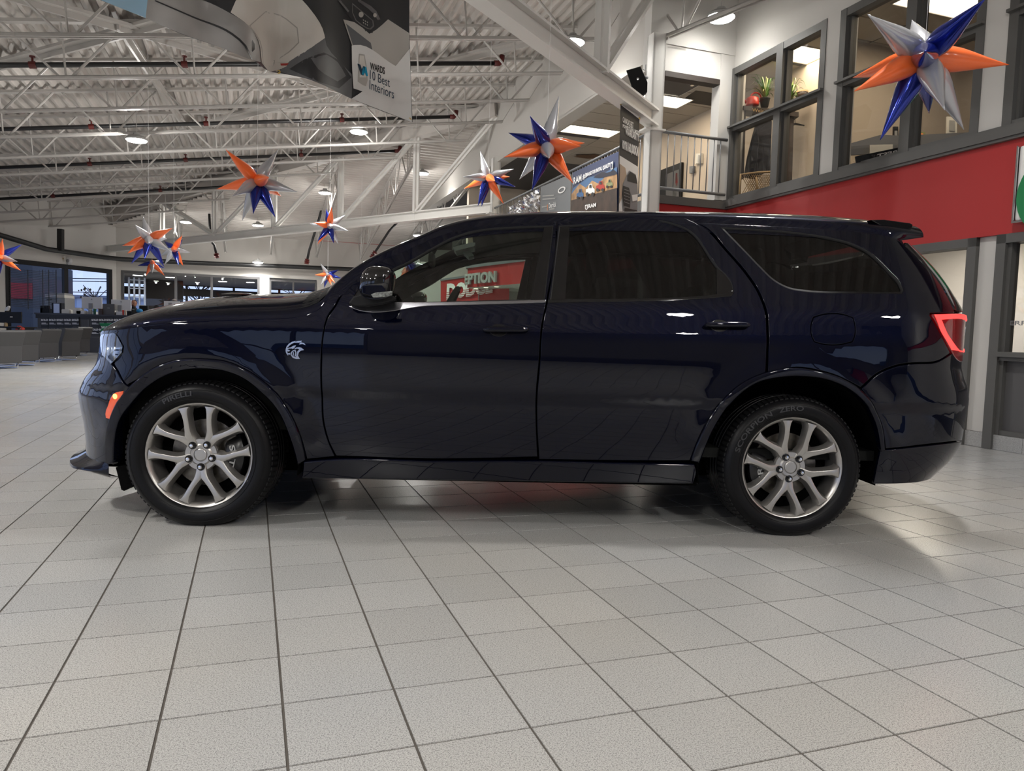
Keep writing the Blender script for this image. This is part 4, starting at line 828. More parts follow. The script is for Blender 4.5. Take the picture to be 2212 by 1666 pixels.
# mirror
def sbox(mb, c, r, e=3.2, nu=20, nv=12, fn=None):
    rows = []; sg = lambda v, p: (1 if v >= 0 else -1) * abs(v)**p
    for j in range(nv + 1):
        t = -pi / 2 + pi * j / nv; rows.append([])
        for i in range(nu):
            a = 2 * pi * i / nu; q = Vector((sg(cos(t), 2 / e) * sg(cos(a), 2 / e) * r[0], sg(cos(t), 2 / e) * sg(sin(a), 2 / e) * r[1], sg(sin(t), 2 / e) * r[2]))
            if fn: q = fn(q)
            rows[-1].append(Vector(c) + q)
    mb.grid(rows, closeu=True)
ym = -.10; A_ = Lc(779, 652, ym); B_ = Lc(853, 579, ym); mc = (A_ + B_) / 2; rx, rz = (B_.x - A_.x) / 2, (B_.z - A_.z) / 2
mb = MB(); sbox(mb, (mc.x, mc.y, mc.z + .008), (rx, .105, rz - .004), 3.0, fn=lambda q: Vector((q.x + .018 * (q.z < 0) * q.z / rz * -1 * 0 - .0 + (q.z / rz) * .012, q.y, q.z))); mh = both(mb.build('wing_mirror', 'black_gloss', car, smooth=True))
mb = MB(); P = [Lc(x, y, ym - .108) for x, y in ((781, 618), (800, 616), (826, 617), (838, 636), (800, 640), (782, 634))]; mb.prism(P, (0, .02, 0)); mb.build('mirror_cap', 'car_paint', mh, bevel=.004)
mb = MB(); P = [Lc(x, y, ym - .112) for x, y in ((801, 636), (812, 632), (847, 629), (846, 638), (832, 642), (806, 643))]; mb.prism(P, (0, .02, 0)); mb.build('turn_signal', 'lamp_lens', mh, bevel=.002)
mb = MB(); P = [Lc(x, y, -.04) for x, y in ((752, 655), (763, 640), (785, 634), (853, 640), (850, 650), (822, 657), (790, 662), (765, 662))]; mb.prism(P, (0, .09, 0)); mb.build('mirror_arm', 'car_rubber', mh, bevel=.008)
# badge
bp_ = lambda x, y: Lc(600 + x * .08403, 660 + y * .08403, g_(.91) - .003 if False else F(.48, .91).y - .002)
bd = MB()
for poly in ([(212,1112),(235,1050),(290,985),(370,935),(468,908),(440,940),(520,915),(628,906),(600,945),(540,955),(430,955),(340,1000),(265,1070),(240,1095),(330,1080),(400,1040),(475,1022),(440,1085),(385,1125),(370,1105),(300,1110),(245,1125),(320,1155),(300,1185),(250,1180),(262,1225),(330,1225),(325,1280),(290,1245),(268,1290),(215,1215),(205,1160)],
             [(600,948),(680,968),(725,1022),(640,990),(550,1002)], [(425,1120),(480,1080),(560,1073),(620,1092),(680,1146),(600,1160),(545,1210),(525,1290),(575,1374),(480,1378),(390,1345),(345,1285),(350,1235),(400,1300),(470,1330),(495,1240),(510,1180),(560,1130),(500,1108),(450,1135)],
             [(345,1200),(400,1150),(470,1150),(484,1210),(468,1310),(440,1300),(455,1210),(440,1175),(405,1178),(372,1215),(380,1290),(345,1260)], [(396,1195),(415,1190),(420,1290),(402,1292)]): bd.prism([bp_(*q) for q in poly], (0, -.004, 0))
bdo = bd.build('badge', 'chrome', car, bevel=0); both(bdo)
# wheels
def wheel(x0, rot, front, text, cal_ang):
    yw = .018; WZ = .386; KW = .946; Cc = Vector((x0, yw, WZ)); ax = Vector((0, 1, 0)); X = Vector((1, 0, 0))
    pol = lambda r, a, y: Vector((x0 + r * KW * sin(radians(a)), yw + y, WZ + r * KW * cos(radians(a))))      # a clockwise from the top as seen
    def lat(m_, C_, x_, pr_, n_, x=None): m_.lathe(C_, x_, [(r_ * KW, h_) for r_, h_ in pr_], n_, x=x)
    mb = MB(); lat(mb, Cc, ax, [(.262, .018), (.268, .008), (.274, .006), (.279, .012), (.277, .024), (.268, .03)], 96, x=X); lat(mb, Cc, ax, [(.262, .018), (.257, .022), (.253, .04), (.249, .075), (.243, .085), (.238, .20), (.262, .25)], 96, x=X); w = mb.build('wheel', 'alloy', car, smooth=True, auto=50)
    mb = MB(); pr = [(.270, .018), (.276, .006), (.290, -.006), (.312, -.014), (.335, -.015), (.352, -.008), (.368, .006), (.378, .022), (.3845, .045), (.3865, .07)]
    for yy in (.098, .142, .186): pr += [(.387, yy - .006), (.380, yy - .004), (.380, yy + .004), (.387, yy + .006)]
    pr += [(.3865, .215), (.3845, .24), (.375, .265), (.352, .29), (.312, .292), (.27, .26)]
    lat(mb, Cc, ax, pr, 120, x=X)
    v2 = []
    for p in mb.v: z = p[2]; v2.append((p[0], p[1], max(z, .0342)))
    mb.v = v2; ty = mb.build('tyre', 'tyre', w, smooth=True, auto=45)
    mb = MB()
    for k in range(84):
        a = 360 * k / 84
        for y0, y1, r in ((.014, .060, .3855), (.228, .262, .3845)):
            for y0_, y1_, r0, r1 in ((y0, y1, r - .012, r),):
                A_ = pol(r0 - .001, a, y0_); 
                q = [pol(.376 if y0 < .1 else .374, a, y0), pol(.376 if y0 < .1 else .374, a + 2.6, y0), pol(.3885, a + 3.0, y1), pol(.3885, a + .4, y1)]; n = [p + (p - pol(0, 0, p.y - yw)).normalized() * .0022 for p in q]
                if min(p.z for p in q) < .048: continue
                mb.hexa([p - (p - pol(0, 0, p.y - yw)).normalized() * .004 for p in q] + n)
    struct(mb.build('tread_blocks', 'car_rubber', w, weld=False), 'stuff')
    mb = MB(); lat(mb, Cc, ax, [(.296, -.0095), (.297, -.0112), (.298, -.0095)], 96, x=X); lat(mb, Cc, ax, [(.344, -.0125), (.345, -.0142), (.346, -.0125)], 96, x=X); mb.build('sidewall_ring', 'tyre', w, smooth=True)
    for word, a0, da, r0, hh in text:
        mb = MB()
        tf = text_faces(word, .02); put_text(mb, word, lambda s, t: pol(r0 + hh * t, a0 + da * s, -.0155 + .002 * (t - .5)), .02, depth=(0, -.0012, 0)); mb.build('sidewall_lettering', 'tyre_text', w)
    for k in range(5):
        ang = rot + 72 * k; sp_ = MB(); 
        path = [(.050, 0, .052, .034), (.070, 0, .046, .034), (.090, 0, .040, .030)]
        mb = MB()
        for side in (-1, 1):
            st = [(.045, 5, .030, .030), (.075, 5.2, .034, .026), (.100, 5.8, .036, .021), (.118, 7.8, .033, .018), (.138, 11.6, .027, .015), (.165, 15.6, .0245, .011), (.195, 18.2, .0245, .008), (.222, 19.5, .027, .006), (.246, 20.2, .036, .006), (.260, 20.6, .054, .009)]
            rows = []
            for i, (r, da, wd, y) in enumerate(st):
                c = pol(r, ang + side * da, y); c0 = pol(st[max(i - 1, 0)][0], ang + side * st[max(i - 1, 0)][1], 0); c1 = pol(st[min(i + 1, len(st) - 1)][0], ang + side * st[min(i + 1, len(st) - 1)][1], 0)
                d = (c1 - c0); d.y = 0; d.normalize(); n = Vector((d.z, 0, -d.x)); h = wd / 2
                rows.append([c + n * h * 1.9 + Vector((0, .048, 0)), c + n * h * 1.25 + Vector((0, .012, 0)), c + n * h * .95 + Vector((0, .002, 0)), c + n * h * .55, c - n * h * .55, c - n * h * .95 + Vector((0, .002, 0)), c - n * h * 1.25 + Vector((0, .012, 0)), c - n * h * 1.9 + Vector((0, .048, 0))])
            mb.grid(rows, closeu=True)
        mb.build('spoke', 'alloy', w, smooth=True, auto=32)
    mb = MB(); lat(mb, Cc, ax, [(.0, .032), (.034, .032), (.036, .029), (.05, .028), (.058, .034), (.082, .034), (.088, .045), (.085, .07)], 60, x=X); mb.build('hub', 'alloy', w, smooth=True, auto=30)
    mb = MB(); lat(mb, Cc, ax, [(0, .0255), (.0285, .0258), (.0315, .0275), (.0325, .033)], 40, x=X); cap = mb.build('centre_cap', 'alloy', w, smooth=True, auto=12)
    for k in range(5):
        ang = rot + 72 * k; P = pol(.063, ang, .034); mb = MB(); mb.lathe(P, (0, -1, 0), [(.0, .0105), (.0165, .0105), (.0185, .0125), (.0195, .0)], 18); mb.build('lug_seat', 'car_black', w, smooth=True, auto=40)
        mb = MB(); mb.lathe(P, (0, -1, 0), [(.0108, .005), (.0108, .024), (.0085, .028), (.0, .029)], 6); mb.build('lug_nut', 'chrome', w)
    mb = MB(); lat(mb, Cc, ax, [(.075, .085), (.08, .112), (.178, .112), (.178, .128), (.08, .13)], 60, x=X); mb.build('brake_disc', 'disc', w, smooth=True, auto=40)
    mb = MB(); lat(mb, Cc, ax, [(0, .13), (.24, .13), (.24, .25), (.0, .25)], 32, x=X); mb.build('backing_plate', 'liner', w)
    mb = MB()
    r0, r1 = .118, .215; rows = []
    for i in range(13):
        a = cal_ang - 32 + 64 * i / 12; k = sin(pi * i / 12)**.35; rows.append([pol(r0 + .01 * (1 - k), a, .10), pol(r0 + .015 * (1 - k), a, .10 - .045 * k), pol(r0 + .02, a, .10 - .055 * k), pol(r1 - .02, a, .10 - .055 * k), pol(r1 - .012 * (1 - k), a, .10 - .045 * k), pol(r1 - .01 * (1 - k), a, .10)])
    mb.grid(rows); cl = mb.build('caliper', 'caliper', w, smooth=True, auto=40)
    mb = MB()
    if front: fn = lambda s, t: pol(.172 - .026 * (1 - t), cal_ang - 19 + 38 * s, .040)
    else: fn = lambda s, t: pol(.146 + .026 * t, cal_ang - 19 + 38 * s, .040)
    put_text(mb, 'SRT', (lambda s, t: pol(.148 + .030 * t, cal_ang - 20 + 40 * s, .042)) if not front else (lambda s, t: pol(.148 + .030 * t, cal_ang - 20 + 40 * s, .042)), .02); mb.build('caliper_lettering', 'plastic_grey', w)
    return w
wf = wheel(.014, 33, True, [('PIRELLI', -32, 27, .313, .026)], 92)
wr_ = wheel(2.987, -29, False, [('SCORPION', -75, 50, .313, .027), ('ZERO', -18, 24, .313, .027)], 262)
for o in (wf, wr_): MIR.append(o)
# arch liners, underbody, cabin
for x0 in (.014, 2.987):
    mb = MB(); rows = []
    for k in range(25):
        t = radians(-12 + 204 * k / 24); ex = .17 * max(0, min(1, (-.25 - x0 - .485 * cos(t)) / .2)) if x0 < 1 else .06 * max(0, min(1, (x0 + .485 * cos(t) - 3.3) / .15)); rows.append([Vector((x0 + .485 * cos(t), y, .39 + .475 * sin(t))) for y in (.03 + ex, .42)])
    mb.grid(rows); mb.face([Vector((x0 + .485 * cos(radians(a)), .42, .39 + .475 * sin(radians(a)))) for a in range(-12, 194, 12)]); both(mb.build('arch_liner', 'liner', car))
mb = MB(); mb.abox(.5, .10, .27, 2.52, 1.82, .42); mb.abox(-.75, .45, .24, .5, 1.47, .5); mb.abox(2.5, .45, .26, 3.9, 1.47, .5); mb.build('underbody', 'liner', car)
mb = MB(); mb.tube([(.014, .3, .38), (.014, 1.62, .38)], .04, 10); mb.tube([(2.987, .3, .38), (2.987, 1.62, .38)], .05, 10); mb.tube([(3.0, .62, .30), (3.8, .62, .34)], .035, 10); mb.build('axle', 'car_rubber', car)
mb = MB(); mb.abox(.62, .10, .42, 3.45, 1.82, .47); mb.abox(3.55, .16, .45, 3.6, 1.76, 1.1); mb.abox(-.4, .2, .5, .55, 1.72, .95); mb.build('cabin_floor', 'interior', car)
mb = MB(); mb.prism([Vector((x, .10, z)) for x, z in ((.58, .5), (.60, 1.10), (.72, 1.145), (.95, 1.15), (1.06, 1.11), (1.08, .95), (.98, .85), (.95, .5))], (0, 1.72, 0)); mb.build('dashboard', 'interior', car, bevel=.02)
def seat(y, x0=1.30, far=False):
    mb = MB(); sbox(mb, (x0 + .25, y, .78), (.27, .26, .09), 3.5); sbox(mb, (0, 0, 0), (.065, .25, .33), 3.2, fn=lambda q: Vector((x0 + .56 + q.x + (q.z) * .32, y + q.y * (1 - .12 * (q.z > .2)), 1.06 + q.z))); o = mb.build('seat', 'interior', car, smooth=True)
    mb = MB(); sbox(mb, (x0 + .72, y, 1.45), (.055, .125, .095), 3.0); mb.tube([(x0 + .70, y - .05, 1.3), (x0 + .72, y - .05, 1.42)], .007, 6); mb.tube([(x0 + .70, y + .05, 1.3), (x0 + .72, y + .05, 1.42)], .007, 6); mb.build('headrest', 'interior', o, smooth=True)
for y in (.50, 1.42): seat(y); seat(y, 2.18)
mb = MB(); c = Vector((1.17, .52, 1.10)); n = Vector((-.9, 0, .42)).normalized(); up = Vector((.42, 0, .9)).normalized(); sd = Vector((0, 1, 0)); mb.tube([c + (up * cos(2 * pi * k / 28) + sd * sin(2 * pi * k / 28)) * .185 for k in range(29)], .017, 8, caps=False)
mb.tube([c + sd * .18, c - sd * .18], .02, 8); mb.tube([c, c - up * .18], .018, 8); mb.tube([c, c + n * .25 - ZD * .05], .03, 8); mb.build('steering_wheel', 'interior', car, smooth=True)
mb = MB(); rc = Lc(933, 562, .95); sbox(mb, rc, (.018, .125, .042), 3.5); mb.tube([rc + Vector((-.0, 0, .03)), rc + Vector((.05, 0, .13))], .012, 8); mb.abox(rc.x - .02, rc.y - .06, rc.z + .07, rc.x + .12, rc.y + .06, rc.z + .12); mb.build('rear_view_mirror', 'interior', car, smooth=False, bevel=0)
mb = MB(); P = [Lc(x, y, .55) for x, y in ((978, 534), (984, 542), (1025, 532), (1027, 524), (1018, 524))]; mb.prism(P, (0, .28, 0)); o = mb.build('sun_visor', 'plastic_grey', car); mb = MB(); mb.prism([Lc(x, y, .6) for x, y in ((1000, 544), (1012, 555), (1024, 552), (1014, 541))], (0, .2, 0)); mb.build('dome_lamp', 'plastic_grey', car)
# mirrored far side, with sub-parts
def mirror_tree(o, par):
    c = o.copy(); COL.objects.link(c); c.parent = par
    for ch in list(o.children): 
        d_ = ch.copy(); COL.objects.link(d_); d_.parent = c
    return c
for o in MIR:
    c = mirror_tree(o, car); c.scale = (1, -1, 1); c.location = (0, 2 * HW, 0)
# ================================================================ FOIL STARS
def star(lab, cx, cy, D, tips, R=.5, w=1.0):
    C = at_y(cx, cy, D); o = thing('foil_star_balloon', lab, 'balloon', C, 0, 'hanging foil star balloons')
    u, v = uv(C); top = (min(z_near(u) if v < v_hip(u) else z_far(v), 7.15) if u < 5.9 else 7.15)
    m = MB(); m.tube([(0, 0, .05), (0, 0, top - C.z)], (.0013 if D < 10 else .0025), 4); m.build('string', 'sign_white', o)
    for t in tips:
        x, y, c = t[:3]; near = len(t) > 3; d = ray(x, y).normalized(); oc = E0 - C; b = oc.dot(d); q = oc.dot(oc) - R * R; disc = b * b - q
        if disc <= 0: T_ = E0 + d * (-b); dr = (T_ - C); L = dr.length
        else: T_ = E0 + d * (-b + (-1 if near else 1) * sqrt(disc)); dr = T_ - C; L = R
        dr.normalize(); r = .135 * L * w; X = dr.orthogonal().normalized(); Y = dr.cross(X); rows = []
        for s, k in ((0, .25), (.06, .55), (.13, .82), (.22, .98), (.30, 1.0), (.40, .93), (.52, .77), (.66, .54), (.80, .32), (.92, .13), (1.0, .02)):
            rows.append([dr * L * s + (X * cos(2 * pi * j / 16) + Y * sin(2 * pi * j / 16)) * r * k * (1 + .035 * sin(s * 60 + j * 1.3) * (s < .5)) for j in range(16)])
        mb = MB(); mb.grid(rows, closeu=True); mb.face(rows[-1]); mb.build('ray', {'o': 'foil_orange', 'w': 'foil_white', 'b': 'foil_blue'}[c], o, smooth=True)
    return o
star('largest foil star, in front of the right-hand office window', 1997, 123, 4.3, [(1874, 31, 'w', 1), (1970, 43, 'w'), (2130, -4, 'b', 1), (2180, 140, 'o'), (1842, 168, 'o'), (1845, 197, 'o', 1), (1901, 303, 'b', 1), (2007, 245, 'b'), (2041, 238, 'w', 1), (2082, 280, 'w'), (1999, 111, 'b', 1)])
star('foil star over the car roof in front of the balcony banners', 1181, 316, 7.0, [(1207.5, 207, 'w'), (1145, 251, 'b', 1), (1098, 287, 'b'), (1088, 340, 'o', 1), (1122, 387.5, 'w'), (1149, 412, 'b', 1), (1238, 396, 'o', 1), (1255, 316, 'o', 1), (1263, 309, 'o'), (1186, 342, 'w', 1)])
star('middle foil star hanging over the hood, below the ceiling joists', 556, 392, 8.3, [(487.5, 323, 'o', 1), (600, 325, 'w'), (467, 409, 'o'), (502, 424, 'w', 1), (523, 477, 'w'), (547, 462, 'b', 1), (595, 470, 'b', 1), (607, 424, 'o'), (642.5, 415, 'w', 1), (581, 383, 'o', 1), (534.5, 354, 'b')])
star('foil star in front of the girder end, left of the balcony', 1054, 383, 12.5, [(1037, 326, 'w'), (1000, 382, 'w', 1), (1002, 408, 'o'), (1032, 446, 'b', 1), (1040, 447, 'b'), (1088, 441, 'o', 1), (1114, 404, 'b'), (1110, 365, 'w'), (1101, 382, 'o'), (1069, 391, 'o', 1)])
star('largest foil star of the left cluster, above the front hood', 321.5, 516, 12.9, [(309, 468, 'w'), (291, 485, 'w', 1), (373, 493, 'o', 1), (264, 531, 'o'), (275, 548, 'o', 1), (283.5, 570, 'b'), (312, 561, 'b', 1), (355, 577, 'b', 1), (361, 516, 'w'), (370, 544, 'w', 1), (321.5, 525, 'w', 1)], w=1.1)
star('foil star right behind the largest one of the left cluster', 376, 537.5, 18.5, [(393.6, 509, 'o', 1), (395, 517, 'b'), (354, 520.5, 'b'), (412.6, 546, 'w'), (345.6, 553, 'w'), (355.7, 572, 'w'), (386, 574, 'b', 1), (396, 575, 'o'), (377, 540, 'o', 1)], w=1.1)
star('lowest small foil star of the left cluster', 328.6, 568, 25, [(315, 596.5, 'o', 1), (297, 574, 'b'), (356, 580, 'b'), (356, 596, 'o', 1), (328.6, 591, 'w', 1), (354, 564, 'w'), (329, 563, 'o', 1)], w=1.1)
star('foil star in front of the long girder, right of the middle lamp', 712, 488, 17, [(704.5, 452, 'b'), (716.6, 447, 'o', 1), (678, 481, 'o', 1), (667.4, 483.5, 'w'), (746, 465, 'w'), (753, 499, 'w', 1), (685.5, 522, 'b', 1), (721, 526, 'b', 1), (731, 528, 'w'), (686, 528, 'o'), (713, 489, 'w', 1)], w=1.05)
star('foil star just above the base of the windshield', 708, 593.5, 26, [(692, 569, 'w', 1), (680, 594, 'o', 1), (732, 583, 'b'), (739, 602, 'b'), (724, 612, 'o', 1), (693, 615, 'w', 1), (700, 622, 'b'), (716, 617, 'o', 1), (707, 594, 'w', 1)], w=1.1)
star('foil star cut off by the left picture edge', -2, 556, 14.5, [(47.6, 528, 'b'), (5.6, 516, 'o', 1), (37.5, 565, 'w', 1), (45.6, 585, 'o', 1), (-6, 513, 'b'), (-4, 604, 'b', 1), (-50, 540, 'w'), (-52, 570, 'o'), (-1, 557, 'o', 1)])
star('foil star almost hidden behind the windshield pillar', 779, 594, 24, [(763, 578, 'b', 1), (768, 583, 'o'), (800, 580, 'w'), (790, 615, 'o'), (762, 606, 'w')])
star('foil star seen through the windshield and door window', 893, 584, 9.5, [(858, 611, 'o', 1), (866, 588, 'o'), (876, 560, 'b', 1), (905, 555, 'w'), (930, 575, 'w', 1), (915, 612, 'b', 1), (890, 625, 'w')], R=.42, w=1.3)
# ================================================================ HANGING BANNER
bn = thing('hanging_banner', 'large hanging banner with a car interior photo and a white award label', 'banner', (0, 0, 0))
kn = [(150, 6.2), (240, 6.75), (330, 7.2), (440, 7.55), (530, 7.8), (575, 8.3), (600, 8.65), (673, 8.8), (759, 9.4), (820, 9.75), (891, 10.1), (900, 10.12)]
bD = pchip([a for a, b in kn], [b for a, b in kn]); bb_ = pchip([150, 240, 315, 389, 479, 550, 583, 604, 673, 759, 820, 891], [-25, 9, 39, 72, 103, 131, 155, 158, 173, 213, 238, 264])
def bpt(x, y, off=0.):
    """point on the banner sheet that is met at this pixel: the sheet is a vertical curtain over a curved plan line"""
    xr = x; D = bD(max(150, min(900, x - (y - 264) * -.03 if False else x)))
    P = at_y(x, y, D + .035 * sin(x * .045)); d = ray(x, y).normalized(); return P - d * off
m = MB(); rows = []
for i in range(61):
    x = 150 + (891 - 150) * i / 60; yb = bb_(x); rows.append([bpt(x - (yb - yy) * (.034 if i > 50 else .0) * (i - 50) / 10, yy) for yy in [yb + (-420 - yb) * j / 16 for j in range(17)]])
m.grid(rows); bs = m.build('sheet', 'print_dark', bn, smooth=True); sol = bs.modifiers.new('thick', 'SOLIDIFY'); sol.thickness = .004; sol.offset = 1
def decal(name, poly, mm, off=.012, par=None, rs=14, ang=30, fn=bpt):
    p = resample(poly, rs, ang); p = p if area(p) > 0 else p[::-1]; xs_ = [a for a, b in p]; ys_ = [b for a, b in p]; pts = list(p); ed = [(k, (k + 1) % len(p)) for k in range(len(p))]
    st = max(6, (max(xs_) - min(xs_)) / 14); x = min(xs_) + st / 2
    while x < max(xs_):
        y = min(ys_) + st / 2
        while y < max(ys_):
            if pin(x, y, p): pts.append((x, y))
            y += st * 1.5
        x += st
    vv, ee, ff, *_r2 = delaunay_2d_cdt([Vector(q) for q in pts], ed, [], 0, 1e-4); mb = MB(); mb.v = [tuple(fn(q.x, q.y, off)) for q in vv]
    for f in ff:
        if pin(sum(vv[k].x for k in f) / len(f), sum(vv[k].y for k in f) / len(f), p): mb.f.append(tuple(f)); mb.m.append(0)
    return mb.build(name, mm, par or bn, smooth=True)
Z = lambda L_: [(240 + a * .2984, b * .2984) for a, b in L_]
decal('print', Z([(-300, -120), (275, -100), (250, 130), (60, 55), (-100, -10), (-300, -90)]), 'print_light_blue')
decal('print', Z([(275, -100), (500, -40), (660, 0), (860, 95), (1000, 190), (1060, 290), (1085, 450), (1040, 440), (800, 345), (500, 240), (250, 130)]), 'print_bench')
decal('print', Z([(320, 0), (600, 120), (880, 240), (980, 330), (1020, 420), (1012, 425), (965, 335), (870, 252), (595, 130), (315, 8)]), 'print_dark', .016)
decal('print', Z([(865, 90), (900, 10), (960, -80), (1250, -120), (1420, 40), (1545, 255), (1548, 275), (1400, 380), (1230, 500), (1145, 522), (1090, 455), (1065, 290), (1000, 190)]), 'print_seat')
decal('print', Z([(1000, 185), (1120, 80), (1230, 110), (1350, 200), (1362, 310), (1290, 380), (1190, 450), (1160, 500), (1145, 480), (1100, 470), (1075, 300)]), 'print_seat_shade', .015)
decal('print', Z([(1008, 188), (1120, 88), (1226, 117), (1343, 205), (1354, 306), (1284, 374), (1184, 443), (1150, 480), (1103, 466), (1082, 300)]), 'print_seat', .018)
decal('print', Z([(1548, 275), (1440, 350), (1250, 480), (1215, 520), (1440, 578), (1740, 715), (1745, 640), (1745, 540), (1640, 430), (1560, 330)]), 'print_mid', .013)
decal('print', Z([(1290, 500), (1400, 430), (1540, 380), (1640, 430), (1740, 560), (1650, 640), (1500, 590)]), 'print_dark', .016)
decal('print', Z([(1445, 420), (1560, 395), (1640, 450), (1700, 550), (1640, 590), (1500, 500)]), 'print_mid', .019)
decal('print', Z([(1185, 450), (1290, 447), (1200, 520), (1190, 515)]), 'paper', .018); decal('print', Z([(1225, 460), (1288, 458), (1270, 475), (1230, 475)]), 'print_red', .021)
decal('print', Z([(1640, -60), (2160, -60), (2158, 240), (2005, 140), (1890, 240), (1840, 230), (1750, 150), (1660, 20)]), 'print_dark', .013)
decal('print', Z([(1680, 140), (1760, 160), (1870, 245), (1920, 215), (2005, 140), (2158, 240), (2160, 350), (2060, 478), (1900, 400), (1745, 330)]), 'print_seat_shade', .014)
decal('print', Z([(1700, 170), (1880, 310), (1900, 400), (1750, 325)]), 'print_mid', .017)
for L_ in ([(1645, 5), (1660, 0), (1725, 80), (1715, 90)], [(1745, 20), (1900, 150), (1905, 190), (1880, 215), (1855, 210), (1770, 150), (1745, 90)], [(1790, -10), (1920, 80), (1950, 140), (1930, 145), (1900, 100), (1785, 8)]): decal('print', Z(L_), 'chrome_dark', .017)
for L_ in ([(1752, 35), (1890, 150), (1895, 185), (1875, 205), (1858, 200), (1778, 145), (1752, 88)],): decal('print', Z(L_), 'print_dark', .020)
for x, y, r in ((1810, 105, 18), (1910, 110, 13)): decal('print', Z([(x + r * cos(k * pi / 5), y + r * 1.2 * sin(k * pi / 5)) for k in range(10)]), 'print_seat_shade', .023)
for k in range(6): decal('print', Z([(1822 + 14 * (k % 3), 140 + 20 * (k // 3) + 8 * (k % 3)), (1830 + 14 * (k % 3), 143 + 20 * (k // 3) + 8 * (k % 3)), (1828 + 14 * (k % 3), 152 + 20 * (k // 3) + 8 * (k % 3))]), 'paper', .023)
decal('print', Z([(1742, 330), (1760, 326), (2060, 478), (2162, 350), (2178, 884), (1740, 715), (1820, 662), (1755, 640), (1745, 500)]), 'banner_white', .024, ang=40)
decal('print', Z([(1795, 390), (1835, 395), (1852, 500), (1858, 580), (1845, 625), (1815, 612), (1785, 590), (1790, 480)]), 'print_seat_shade', .028)
decal('print', Z([(1800, 400), (1830, 403), (1842, 480), (1846, 560), (1800, 560), (1796, 480)]), 'print_seat', .030)
decal('print', Z([(1783, 460), (1805, 468), (1815, 500), (1826, 478), (1838, 482), (1826, 548), (1808, 540)]), 'print_deep', .034); decal('print', Z([(1826, 478), (1848, 486), (1860, 552), (1845, 548), (1838, 525), (1828, 545), (1815, 540)]), 'print_cyan', .034)
for s, a, b, h, bo in (('WARDS', (1875, 502), (1982, 540), 52, .03), ('10 Best', (1874, 572), (2018, 632), 66, 0), ('Interiors', (1872, 645), (2048, 716), 66, 0)):
    mb = MB(); put_text(mb, s, lambda u_, t_, a=a, b=b, h=h: bpt(*Z([(a[0] + (b[0] - a[0]) * u_, a[1] + (b[1] - a[1]) * u_ - h * t_)])[0], .030), bo); mb.build('lettering', 'sign_black' if bo else 'print_deep', bn)
for x, y in ((602, 156), (885, 259)): mb = MB(); P = bpt(x, y - 1, .02); mb.lathe(P, -ray(x, y), [(.008, 0), (.018, .004), (.022, 0)], 14); mb.build('grommet', 'brass', bn, smooth=True)
# ================================================================ BALCONY RAILINGS AND BANNERS
def rail(lab, A, B, n, z0, z1, name='balcony_railing'):
    o = thing(name, lab, 'railing', (A.x, A.y, 0)); iv = inv_of(o); up = ZD
    A0, B0 = Vector((A.x, A.y, 0)), Vector((B.x, B.y, 0))
    for nm, z in (('top_rail', z1), ('bottom_rail', z0)): m = MB(); m.tube([A0 + ZD * z, B0 + ZD * z], .024, 12); m.build(nm, 'rail_grey', o, inv=iv, smooth=True)
    for k in range(1, n): P = A0.lerp(B0, k / n); m = MB(); m.tube([P + ZD * z0, P + ZD * z1], .008, 6); m.build('baluster', 'rail_grey', o, inv=iv, smooth=True)
    return o
RA = at_v(1429, 290, V_K - .06); RB = at_v(1571, 303, V_K - .06)
rail('short grey balcony railing between white column and office corner', RA, RB, 10, 3.30, 4.14)
rail('long grey balcony railing receding behind the hung banners', W(U_B - .05, V_K + .05), W(U_B - .05, 18.3), 70, 3.30, 4.22)
def pbanner(name, lab, cs, mm, pl, dz):
    o = thing(name, lab, 'banner', pl(*cs[0])); iv = inv_of(o); q = [pl(*c) for c in cs]; m = MB(); n = (q[1] - q[0]).cross(q[3] - q[0]).normalized()
    if n.dot(q[0] - E0) > 0: n = -n
    m.prism([p - n * .004 for p in q], n * .004); m.build('sheet', mm, o, inv=iv); return o, iv, n
fu = lambda x, y: at_u(x, y, U_B - .10)
def pd(o, iv, n, pl, L_, mm, k=1, name='print'):
    m = MB(); m.face([pl(*p) + n * (.004 + .004 * k) for p in L_]); return m.build(name, mm, o, inv=iv)
def ptext(o, iv, n, pl, s, A, B, h, mm, bold=.0, k=4, shear=0):
    P0, P1, P2, P3 = pl(*A), pl(*B), pl(B[0] + shear, B[1] - h[1]), pl(A[0] + shear, A[1] - h[0]); q = quad_fn(P0, P1, P2, P3); m = MB(); put_text(m, s, lambda a, b: q(a, b) + n * (.004 + .004 * k), bold); return m.build('lettering', mm, o, inv=iv)
z7 = lambda L_: [(1000 + a * .22604, 180 + b * .22604) for a, b in L_]; z7p = lambda a, b: (1000 + a * .22604, 180 + b * .22604)
o, iv, n = pbanner('railing_banner', 'navy and desert truck banner on the balcony railing', z7([(1040, 1225), (1480, 1225), (1488, 650), (1048, 855)]), 'banner_navy', fu, 0)
for L_, mm, k in (([(1043, 1040), (1060, 1000), (1200, 900), (1300, 880), (1475, 800), (1483, 1000), (1040, 1140)], 'print_sky', 1), ([(1043, 1060), (1120, 960), (1180, 1000), (1240, 930), (1300, 960), (1360, 900), (1480, 870), (1480, 1010), (1042, 1130)], 'print_dust', 2), ([(1250, 900), (1330, 850), (1385, 855), (1450, 830), (1478, 850), (1478, 880), (1380, 900), (1300, 905)], 'print_rock', 2), ([(1042, 1120), (1480, 1000), (1480, 1225), (1040, 1225)], 'print_brown', 3)): pd(o, iv, n, fu, z7(L_), mm, k)
